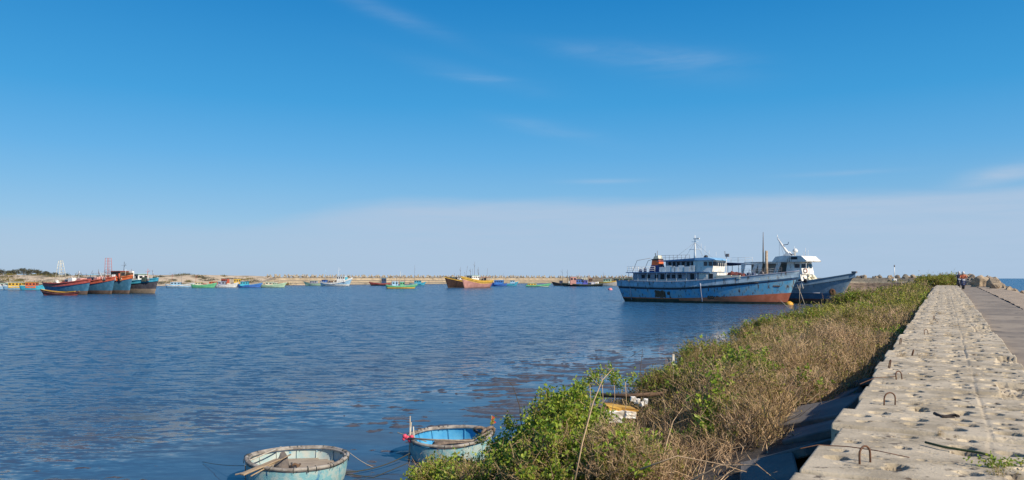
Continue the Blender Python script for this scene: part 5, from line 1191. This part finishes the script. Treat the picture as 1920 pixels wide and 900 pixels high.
def leaf(p, d, l, w, V, Q, MI, m):
    d = d/(np.linalg.norm(d)+1e-9); n = np.cross(d, R_.normal(size=3)); n /= (np.linalg.norm(n)+1e-9)
    b = len(V); V += [p, p+d*l*.5+n*w, p+d*l, p+d*l*.5-n*w]; Q.append((b, b+1, b+2, b+3)); MI.append(m)
def sprig(kind):
    """one twig with its leaves, about 0.35 long, growing up z"""
    V, Q, MI = [], [], []
    def A(*a): return np.array(a, float)
    if kind == 'dry':
        for _ in range(7):
            p = A(R_.normal()*.05, R_.normal()*.05, 0); d = A(R_.normal()*.45, R_.normal()*.45, 1)
            for k in range(3):
                c = p+d*.11+R_.normal(size=3)*.02; ribbon(p, c, .0034, V, Q, MI, 3); 
                if R_.random() < .75: e = c+R_.normal(size=3)*.07+A(0, 0, .03); ribbon(c, e, .0024, V, Q, MI, 3 if R_.random() < .6 else 4); 
                if R_.random() < .35: leaf(c, R_.normal(size=3)+A(0, 0, .5), .035, .008, V, Q, MI, 1 if R_.random() < .6 else 4)
                p = c
    elif kind == 'straw':
        for _ in range(13):
            p = A(R_.normal()*.07, R_.normal()*.07, 0); d = A(R_.normal()*.30, R_.normal()*.30, 1); l = R_.uniform(.18, .36)
            c = p+d*l*.6; e = c+(d+R_.normal(size=3)*.35)*l*.4; ribbon(p, c, .0034, V, Q, MI, 4); ribbon(c, e, .003, V, Q, MI, 4, .0008)
            if R_.random() < .4: leaf(c, R_.normal(size=3)+A(0, 0, .4), .05, .007, V, Q, MI, 1)
    elif kind == 'olive':
        for _ in range(5):
            p = A(R_.normal()*.05, R_.normal()*.05, 0); d = A(R_.normal()*.45, R_.normal()*.45, 1)
            for k in range(3):
                c = p+d*.1+R_.normal(size=3)*.02; ribbon(p, c, .003, V, Q, MI, 3)
                for _ in range(4): leaf(c+R_.normal(size=3)*.02, R_.normal(size=3)+A(0, 0, .4), R_.uniform(.025, .05), .011, V, Q, MI, 1 if R_.random() < .8 else 2)
                p = c
    elif kind == 'yellow':
        for _ in range(5):
            p = A(R_.normal()*.06, R_.normal()*.06, 0); d = A(R_.normal()*.4, R_.normal()*.4, 1)
            for k in range(3):
                c = p+d*.1; ribbon(p, c, .003, V, Q, MI, 3)
                for _ in range(5): leaf(c+R_.normal(size=3)*.025, R_.normal(size=3)+A(0, 0, .6), R_.uniform(.03, .06), .012, V, Q, MI, 2)
                p = c
    elif kind == 'green':
        for _ in range(4):
            p = A(R_.normal()*.04, R_.normal()*.04, 0); d = A(R_.normal()*.5, R_.normal()*.5, 1)
            for k in range(3):
                c = p+d*.085; ribbon(p, c, .003, V, Q, MI, 3)
                for _ in range(5): leaf(c+R_.normal(size=3)*.018, R_.normal(size=3)+A(0, 0, .7), R_.uniform(.055, .09), .021, V, Q, MI, 0 if R_.random() < .9 else 2)
                p = c
    elif kind == 'dark':
        for _ in range(5):
            p = A(R_.normal()*.08, R_.normal()*.08, 0); d = A(R_.normal()*.6, R_.normal()*.6, 1)
            for k in range(3):
                c = p+d*.12+R_.normal(size=3)*.03; ribbon(p, c, .004, V, Q, MI, 5 if R_.random() < .7 else 3); p = c
                if R_.random() < .3: leaf(c, R_.normal(size=3), .035, .009, V, Q, MI, 1)
    return np.array(V), np.array(Q), np.array(MI)
PROTO = {k: [sprig(k) for _ in range(4)] for k in ('dry', 'straw', 'olive', 'yellow', 'green', 'dark')}
class Cloud:
    def __init__(s): s.V = []; s.Q = []; s.M = []; s.n = 0
    def put(s, kind, pos, scale, tilt=.5, dirs=None):
        """scatter sprigs of a kind at positions (n,3)"""
        pos = np.atleast_2d(pos); n = len(pos)
        if n == 0: return
        scale = np.broadcast_to(scale, (n,)); pick = R_.integers(0, 4, n)
        for k in range(4):
            ii = np.where(pick == k)[0]
            if len(ii) == 0: continue
            V, Q, MI = PROTO[kind][k]; m = len(ii)
            a = R_.uniform(0, 6.283, m); up = np.stack([R_.normal(size=m)*tilt, R_.normal(size=m)*tilt, np.ones(m)], 1)
            if dirs is not None: up += dirs[ii]
            up /= np.linalg.norm(up, axis=1)[:, None]
            ref = np.stack([np.cos(a), np.sin(a), np.zeros(m)+.01], 1); u = np.cross(up, ref); u /= np.linalg.norm(u, axis=1)[:, None]; w = np.cross(up, u)
            B = np.stack([u, w, up], 1)                      # rows
            W_ = np.einsum('vi,mij->mvj', V, B)*scale[ii][:, None, None]+pos[ii][:, None, :]
            off = s.n+np.arange(m)[:, None, None]*len(V); s.V.append(W_.reshape(-1, 3)); s.Q.append((Q[None]+off).reshape(-1, 4)); s.M.append(np.tile(MI, m)); s.n += m*len(V)
    def stalk(s, a, c, w, m):
        V, Q, MI = [], [], []; ribbon(np.array(a, float), np.array(c, float), w, V, Q, MI, m)
        s.V.append(np.array(V)); s.Q.append(np.array(Q)+s.n); s.M.append(np.array(MI)); s.n += 4
    def build(s, name, parent=None, origin=None):
        V = np.concatenate(s.V); 
        if origin is not None: V = V-np.array(origin)
        return link(name, npmesh(name, V, np.concatenate(s.Q), VM, np.concatenate(s.M)), parent)

DOMES = ((14.6, -3.45, 1.5, 1.0, 1.15), (13.0, -2.9, .8, .6, .7), (18.4, -5.2, 1.9, 1.1, 1.05), (19.5, -3.6, 2.0, 1.5, 1.15), (16.6, -2.7, 1.0, .7, .8), (23.5, -6.2, 2.2, 1.5, .85), (24, -3.2, 1.8, 1.2, 1.2), (29, -5.5, 2.6, 1.8, 1.15), (36, -6.5, 3.5, 1.8, 1.0), (32, -3.2, 2.5, 1.3, 1.1))
def mound(s, p):
    """height of the scrub above the ground"""
    n = fbm(s*.42+5, p*.5, 51, 3)
    e = bank_edge(s)
    side = np.clip((p-(e-.3))/1.1, 0, 1)*np.clip((-1.15-.55*np.clip((26-s)/18, 0, 1)-p)/1.2, 0, 1)**.8
    h = (.10+1.65*n)*side
    t = np.clip((p-e)/(-1.3-e), 0, 1)
    h *= 1.20-.62*t
    h *= np.interp(s, [8, 13, 40, 70, 100], [.80, .95, .80, .52, .22])
    nearf = np.interp(p, [-6.2, -5.0, -3.6, -2.6], [.22, .12, .25, .10]); k = np.clip((s-16.5)/3.5+(p+6)*.12*np.clip((20-s)/4, 0, 1), 0, 1)
    h = h*(nearf*(1-k)+k)
    for s0, p0, r0, r1, hh in DOMES: h = np.maximum(h, hh*np.sqrt(np.clip(1-((s-s0)/r0)**2-((p-p0)/r1)**2, 0, 1))*(.75+.5*n))
    return h
def scrub():
    c = Cloud(); tot = 0
    segs = [(6.5, 12, 70, 1.0), (12, 20, 58, 1.15), (20, 32, 36, 1.4), (32, 50, 21, 1.8), (50, 75, 12, 2.4), (75, 118, 7.0, 3.2)]
    for s0, s1, dens, sc in segs:
        w = 8.5+.5; n = int((s1-s0)*w*dens)
        s = R_.uniform(s0, s1, n); e = bank_edge(s)-.2; p = R_.uniform(0, 1, n)*(-1.2-e)+e
        h = mound(s, p); g = ground_z(s, p)
        keep = (h > .12)
        # thin out in the shaded near corner by the wall
        keep &= ~((s < 12.5) & (p > -2.9-.25*(12.5-s)*.4)) & ~((s < 16) & (p > -2.4) & (R_.random(n) < .6))
        s, p, h, g = s[keep], p[keep], h[keep], g[keep]
        u = 1-R_.random(len(s))**1.9*.95; 
        z = g+np.maximum(0, h*u-.28*sc*.55)
        X = s*SN+p*CS; Y = s*CS-p*SN; pos = np.stack([X, Y, z], 1)
        # which plants grow where
        k1 = fbm(s*.22, p*.34, 71, 3); k2 = fbm(s*.5+9, p*.5, 81, 3); r = R_.random(len(s))
        t = (p-bank_edge(s))/(-1.3-bank_edge(s))
        olive = -.02+.9*(k1-.45)*2+np.interp(s, [10, 35, 55, 110], [0, .02, .30, .45])+.38*(1-t)
        kind = np.where(r < np.clip(olive, .12, .80), 1, np.where(k2+R_.normal(size=len(s))*.09 > .46, 2, 0))
        yel = (fbm(s*.12+2, p*.25, 91, 2)+R_.normal(size=len(s))*.07 > .60) & (s > 26)
        kind = np.where(yel | ((s > 48) & (s < 85) & (R_.random(len(s)) < .45)), 3, kind)
        grn = (fbm(s*.6+2, p*.8, 97, 2)+R_.normal(size=len(s))*.05 > .80)
        kind = np.where(grn, 4, kind)
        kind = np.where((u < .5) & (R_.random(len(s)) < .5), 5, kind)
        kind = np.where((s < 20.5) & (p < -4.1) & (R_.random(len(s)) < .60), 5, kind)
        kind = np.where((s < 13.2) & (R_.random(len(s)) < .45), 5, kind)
        for q, nm in enumerate(('dry', 'olive', 'straw', 'yellow', 'green', 'dark')):
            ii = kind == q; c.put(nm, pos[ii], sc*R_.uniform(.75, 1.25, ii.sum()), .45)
        tot += len(s)
    # long loose branches over the near scrub
    g = random.Random(8)
    for k in range(900):
        s = g.uniform(7, 24) if k % 2 else g.uniform(8, 15); p = g.uniform(-7.2, -2.2-.3*max(0, (14-s)/6)) if k % 2 else g.uniform(-5.4, -2.6)
        gz = float(ground_z(s, p)); base = np.array(SP(s, p, gz)); h = float(mound(np.array([s]), np.array([p]))[0])+g.uniform(.1, .45)
        h = min(h, .95) if s < 16 else h; d = np.array([g.gauss(0, .65), g.gauss(0, .65), 1]); a = base
        nseg = 6
        for q in range(nseg):
            b2 = a+d*h/nseg; c.stalk(a, b2, .006*(1-q/nseg)+.002, 3 if g.random() < .8 else 5)
            if q > 2 and g.random() < .7:
                sd = np.array([g.gauss(0, .6), g.gauss(0, .6), .6]); c.stalk(b2, b2+sd*.18, .0025, 3)
            d = d+np.array([g.gauss(0, .14), g.gauss(0, .14), -.03]); a = b2
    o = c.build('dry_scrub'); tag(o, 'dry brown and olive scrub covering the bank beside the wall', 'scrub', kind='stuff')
    print('scrub sprigs', tot, 'verts', c.n)
scrub()

def shrub(label, s, p, rad, h, kinds, n, seed, name='shrub', group='green shrubs at the foot of the bank', sc=1.0, lean=(0, 0), stems=16, base=None):
    g = random.Random(seed); gz = float(ground_z(s, p)); o = Vector(SP(s, p, gz)) if base is None else base
    T = empty(name, o); tag(T, label, 'shrub', group)
    st = MB(); tips = []; c = Cloud()
    for k in range(stems):
        a = g.uniform(0, 6.283); q = math.sqrt(g.random()); tip = Vector((math.cos(a)*q*rad+lean[0], math.sin(a)*q*rad+lean[1], h*(1.02-.45*q*q)*g.uniform(.72, 1.08)))
        m = tip*.5+Vector((g.gauss(0, .08), g.gauss(0, .08), .10*h)); b0 = Vector((g.gauss(0, .1), g.gauss(0, .1), -.05))
        pts = [b0, b0.lerp(m, .6), m, m.lerp(tip, .5)+Vector((g.gauss(0, .04), g.gauss(0, .04), 0)), tip]
        st.tube(pts, [.018, .014, .010, .007, .003], 4)
        for j in range(6):
            f = g.uniform(.4, 1); i = min(3, int(f*4)); P0 = pts[i].lerp(pts[i+1], f*4-i); e = P0+Vector((g.gauss(0, 1), g.gauss(0, 1), .5))*.13*h; st.tube([P0, e], [.006, .002], 3); tips.append((e, .75))
        tips.append((tip, 1.0))
    st.build('branches', M_TWIG, T)
    per = max(1, n//len(tips))
    for tp, w in tips:
        pos = np.array(tp)+R_.normal(size=(per, 3))*np.array([.11, .11, .09])*max(rad, .6)
        pos[:, 2] = np.maximum(pos[:, 2]-.08, .02)
        outd = pos*np.array([1, 1, .2])/max(rad, .1)*.5
        r = R_.random(per)
        acc = 0
        for kd, fr in kinds:
            ii = (r >= acc) & (r < acc+fr); acc += fr
            c.put(kd, pos[ii], sc*R_.uniform(.6, 1.05, ii.sum()), .5, outd[ii])
    c.build('foliage', T)
    return T
def sp_of(px, Y): X = (px-960)/F*Y; return X*SN+Y*CS, X*CS-Y*SN
G = [('green', .78), ('olive', .12), ('dry', .10)]
GO = [('olive', .55), ('green', .25), ('dry', .20)]
specs = [
    ('leafy bright green shrub with the tallest tuft in front of the water', 1062, 12.2, .50, 1.7, G, 300, 1),
    ('leafy green shrub spreading left at the nearest edge of the bank', 985, 12.2, .65, .95, G, 230, 2),
    ('low leafy shrub growing before the blue lined coracle', 868, 13.4, .55, .60, G, 200, 3),
    ('yellow tinged low shrub hanging over the water left of the other shrubs', 815, 13.9, .42, .60, [('green', .5), ('yellow', .3), ('dry', .2)], 170, 4),
    ('leafy shrub with olive leaves right of the tallest green tuft', 1180, 11.5, .55, .62, [('green', .5), ('olive', .3), ('dry', .2)], 330, 5),
    ('near green shrub with dry stems at the bottom edge of the photo', 1030, 10.6, .70, .95, [('green', .45), ('olive', .25), ('dry', .3)], 320, 6),
    ('brown tangled near shrub at the bottom edge right of the green ones', 1150, 10.2, .70, .90, [('dry', .6), ('olive', .3), ('green', .1)], 260, 7),
    ('near shrub at the bottom left of the bank with mixed dry leaves', 905, 11.8, .60, .70, [('green', .45), ('olive', .3), ('dry', .25)], 270, 8),
    ('dark leafed shrub around the white topped stake', 1275, 19.2, .9, 1.2, [('olive', .6), ('green', .15), ('dark', .25)], 560, 9),
    ('fresh green patch of leaves in the middle of the brown scrub', 1405, 17.0, .45, 1.25, G, 60, 10),
    ('sparse twiggy shrub with small leaves against the water right of the stake', 1345, 24.0, 1.2, 1.35, GO, 300, 11),
    ('olive shrub on the water side below the blue ship\'s bow', 1440, 33, 1.4, 1.6, GO, 480, 12),
    ('yellow flowering shrub on the water side of the bank', 1530, 38, .8, 1.5, [('yellow', .8), ('green', .2)], 200, 13),
    ('green shrub on the water side farther along the bank', 1500, 46, 1.6, 1.5, [('green', .4), ('olive', .6)], 420, 14),
    ('green shrub before the slate ship\'s bow', 1600, 66, 2.0, 1.5, [('green', .3), ('olive', .7)], 420, 15),
]
for lab, px, Y, rad, h, kinds, n, seed in specs:
    s, p = sp_of(px, Y); shrub(lab, s, p, rad, h, kinds, n, seed, sc=1.0 if Y < 20 else 1.0+(Y-20)/45, stems=18 if Y < 20 else 14)
# bushes where the wall ends
for k, (px, Y, r, h) in enumerate(((1755, 93, 1.3, .75), (1769, 96, 1.3, .9), (1781, 98, 1.1, .8), (1740, 98, 1.5, .7))):
    s, p = sp_of(px, Y); z = float(road_z(s))-.3
    shrub('low green bush growing across the far end of the block wall', s, p, r, h, [('yellow', .3), ('olive', .5), ('green', .2)], 260, 30+k, group='bushes at the far end of the wall', sc=3.0, stems=10, base=Vector(((px-960)/F*Y, Y, z)))
# bare stems standing above the near shrubs
def bare(label, pts, r, twigs, seed, m=None):
    g = random.Random(seed); b = MB(); P = [Vector(p) for p in pts]; b.tube(P, [r*(1-.75*i/(len(P)-1)) for i in range(len(P))], 5)
    for k in range(twigs):
        f = g.uniform(.45, .98)*(len(P)-1); i = min(len(P)-2, int(f)); a = P[i].lerp(P[i+1], f-i); b.tube([a, a+Vector((g.gauss(0, .12), g.gauss(0, .1), g.uniform(.02, .16)))], [r*.35, r*.12], 3)
    tag(b.build('bare_branch', m or M_TWIG), label, 'branch', 'bare branches over the shrubs')
bare('thin dark bare branch arching over the water left of the shrubs', [wpt(978, 800, 13), wpt(974, 760, 13.1), wpt(962, 725, 13.2), wpt(950, 710, 13.3)], .010, 3, 1, M_DTWIG)
bare('long pale stem crossing diagonally before the tallest green shrub', [wpt(1078, 900, 9.5), wpt(1092, 830, 9.6), wpt(1112, 755, 9.7), wpt(1130, 712, 9.8), wpt(1150, 690, 9.9)], .012, 6, 2)
bare('pale bare stem rising out of the dark scrub, left of the brown tangle', [wpt(1235, 895, 9.8), wpt(1250, 830, 9.9), wpt(1262, 790, 10), wpt(1280, 765, 10.1)], .010, 8, 3)
bare('leaning bare branch with side twigs right of the tallest shrub', [wpt(1215, 800, 16), wpt(1200, 700, 16.3), wpt(1205, 655, 16.5), wpt(1178, 672, 16.8)], .010, 9, 4, M_DTWIG)
bare('low pale branch lying over the near dark corner of the bank', [wpt(1200, 880, 9.2), wpt(1270, 855, 9.1), wpt(1350, 870, 9.0), wpt(1400, 885, 8.8)], .012, 10, 5)
bare('reddish bare branch bent over the bottom edge', [wpt(1290, 905, 8.7), wpt(1350, 872, 8.7), wpt(1420, 872, 8.5), wpt(1455, 900, 8.3)], .010, 6, 6)
# tall leafy tufts that break the outline of the near shrubs
for k, (px, yb, yt, Y, n) in enumerate(((1052, 860, 745, 12.4, 20), (1085, 850, 738, 12.6, 24), (1000, 870, 778, 12.6, 16), (958, 880, 790, 12.8, 14), (930, 880, 806, 13.2, 10), (898, 890, 822, 13.4, 8), (1255, 800, 700, 19.0, 14), (1300, 760, 668, 22, 14), (1345, 740, 640, 26, 12), (1420, 700, 612, 33, 10))):
    a = wpt(px, yb, Y); d = wpt(px+(k*37 % 21)-10, yt, Y)-a; T = empty('leafy_sapling', a); tag(T, 'tall thin leafy sapling standing up out of the near shrubs against the water', 'sapling', 'tall leafy saplings above the shrubs')
    c = Cloud(); f = R_.random(n)**.6; P0 = np.array([list(d*float(q)) for q in f])+R_.normal(size=(n, 3))*.045*(1+(Y-12)/20); c.put('green' if Y < 18 else 'olive', P0, R_.uniform(.35, .65, n)*(1+(Y-12)/25), .7); c.build('leaves', T)
    MB().tube([(0, 0, 0), d*.5+Vector((.02, 0, 0)), d], [.008, .006, .003], 4).build('stalk', M_TWIG, T)
# sprigs of leaves at the tip of the diagonal stem
for k, (px, py, Y) in enumerate(((1128, 700, 10.2), (1150, 696, 10.3), (1172, 708, 10.4), (1105, 705, 10.2))):
    T = empty('leafy_twig', wpt(px, py, Y)); tag(T, 'small green leafy twig hanging in front of the water above the shrubs', 'twig', 'leafy twigs above the tallest shrub')
    c = Cloud(); c.put('green', R_.normal(size=(4, 3))*.05-np.array([0, 0, .12]), .5, .6); c.build('leaves', T); MB().tube([(0, 0, 0), (.02, 0, -.35), (-.03, .1, -.7)], .005, 4).build('stem', M_TWIG, T)
# weeds in the joints of the wall
g = random.Random(17)
spots = [(1885, 880, 'green', 1.0), (1880, 895, 'olive', .9), (1622, 650, 'straw', .8), (1690, 668, 'straw', .9), (1738, 668, 'straw', .9), (1725, 760, 'straw', .35), (1765, 815, 'straw', .45), (1832, 705, 'straw', .5), (1610, 856, 'straw', .35), (1790, 800, 'straw', .4), (1700, 610, 'straw', 1.1), (1745, 607, 'straw', 1.0), (1790, 612, 'straw', 1.0), (1760, 590, 'straw', 1.2), (1715, 575, 'straw', 1.2), (1775, 630, 'straw', .8)]
for k, (px, py, kd, sc) in enumerate(spots):
    T = empty('weed_tuft', onwall(px, py)); tag(T, ('green weed' if kd in ('green', 'olive') else 'dry straw coloured weed')+' growing in a joint of the block wall', 'weed', 'weeds in the joints of the block wall')
    c = Cloud(); c.put(kd, R_.normal(size=(5, 3))*np.array([.10*sc, .03, .0]), sc*.42, .6); c.build('leaves', T)
    T['label'] = T['label'] if kd == 'straw' else ('green weed' if kd == 'green' else 'olive weed')+' growing at the lower right corner of the block wall'

# trees on the far left skyline
M_TLEAF = mat('far_tree_leaf', (.05, .06, .03), .8, island=[(.035, .042, .028), (.06, .065, .038), (.09, .085, .05), (.045, .055, .03)])
def tree(label, px, Y, h, w, z0, seed):
    g = random.Random(seed); rg = np.random.default_rng(seed); T = empty('tree', ((px-960)/F*Y, Y, z0)); tag(T, label, 'tree', 'trees on the far left skyline')
    tr = MB(); tr.tube([(0, 0, -1), (.1, 0, h*.35), (.0, 0, h*.6)], [.28, .2, .12], 6)
    V, Q = [], []; n = 750
    lobes = [(Vector((g.uniform(-.5, .5)*w*.8, g.uniform(-.5, .5)*w*.6, h*g.uniform(.42, .85))), g.uniform(.22, .38)*w) for _ in range(7)]
    for c, r in lobes: tr.tube([(0, 0, h*.35), c], [.12, .04], 4)
    for k in range(n):
        c, r = lobes[k % 7]; d = rg.normal(size=3); d /= np.linalg.norm(d); p = np.array(c)+d*r*rg.random()**.4*np.array([1, 1, .55]); a = rg.normal(size=3); a /= np.linalg.norm(a); e = np.cross(a, rg.normal(size=3)); e /= np.linalg.norm(e)
        q = rg.uniform(.12, .30)*1.4; b = len(V); V += [p-a*q, p+e*q*.6, p+a*q, p-e*q*.6]; Q.append((b, b+1, b+2, b+3))
    tr.build('trunk', M_DTWIG, T); link('crown', npmesh('crown', V, Q, [M_TLEAF]), T)
tl = [(4, 505.5, 16), (17, 508, 12), (28, 507, 14), (45, 504.5, 15), (58, 505, 16), (70, 507, 13), (82, 510, 12), (93, 512.5, 11), (-12, 506, 16), (104, 514, 9)]
for k, (px, yt, wpx) in enumerate(tl):
    Y = 520+(k*37) % 60; z0 = 5.4; ztop = CAMZ+(HZ-yt)*Y/F; tree('dark bushy tree on the far left skyline beyond the shore', px, Y, max(3.0, ztop-z0+.6), wpx*Y/F*1.35, z0, 60+k)
# scrub bushes on the sand
g = random.Random(5)
for k, px in enumerate(tuple(g.uniform(-5, 160) for _ in range(26))+tuple(g.uniform(300, 545) for _ in range(26))+(326, 345, 398, 420, 432, 455, 462, 472, 480, 500, 512, 524, 536, 6, 22, 36, 52, 64, 76, 92, 118, 136, 150)):
    Y = g.uniform(415, 470) if px > 300 else g.uniform(385, 430)
    loc = Vector(((px-960)/F*Y, Y, 0)); 
    hit = None
    r = np.random.default_rng(k); n = 160; w = g.uniform(1.5, 5.0); h = g.uniform(.8, 2.6); P = r.normal(size=(n, 3))*np.array([w*.5, w*.4, h*.3]); P[:, 2] = np.abs(P[:, 2]); V, Q = [], []
    for p in P:
        a = r.normal(size=3); a /= np.linalg.norm(a); e = np.cross(a, r.normal(size=3)); e /= np.linalg.norm(e); b = len(V); V += [p-a*.22, p+e*.16, p+a*.22, p-e*.16]; Q.append((b, b+1, b+2, b+3))
    o = link('shore_bush', npmesh('shore_bush', V, Q, [M_LEAFO if k % 2 else M_TLEAF]), None, loc); o['_drop'] = 1; tag(o, 'low scrubby bush on the sandy far left shore', 'bush', 'low bushes on the sandy far shore')
# set them down on the sand
bpy.context.view_layer.update(); dg = bpy.context.evaluated_depsgraph_get(); sb = bpy.data.objects['sand_beach']
for o in list(COL.objects):
    if o.get('_drop'):
        ok, loc, nr, fi = sb.ray_cast(Vector((o.location.x, o.location.y, 60)), Vector((0, 0, -1)))
        if ok: o.location.z = loc.z
        else: bpy.data.objects.remove(o); continue
        del o['_drop']
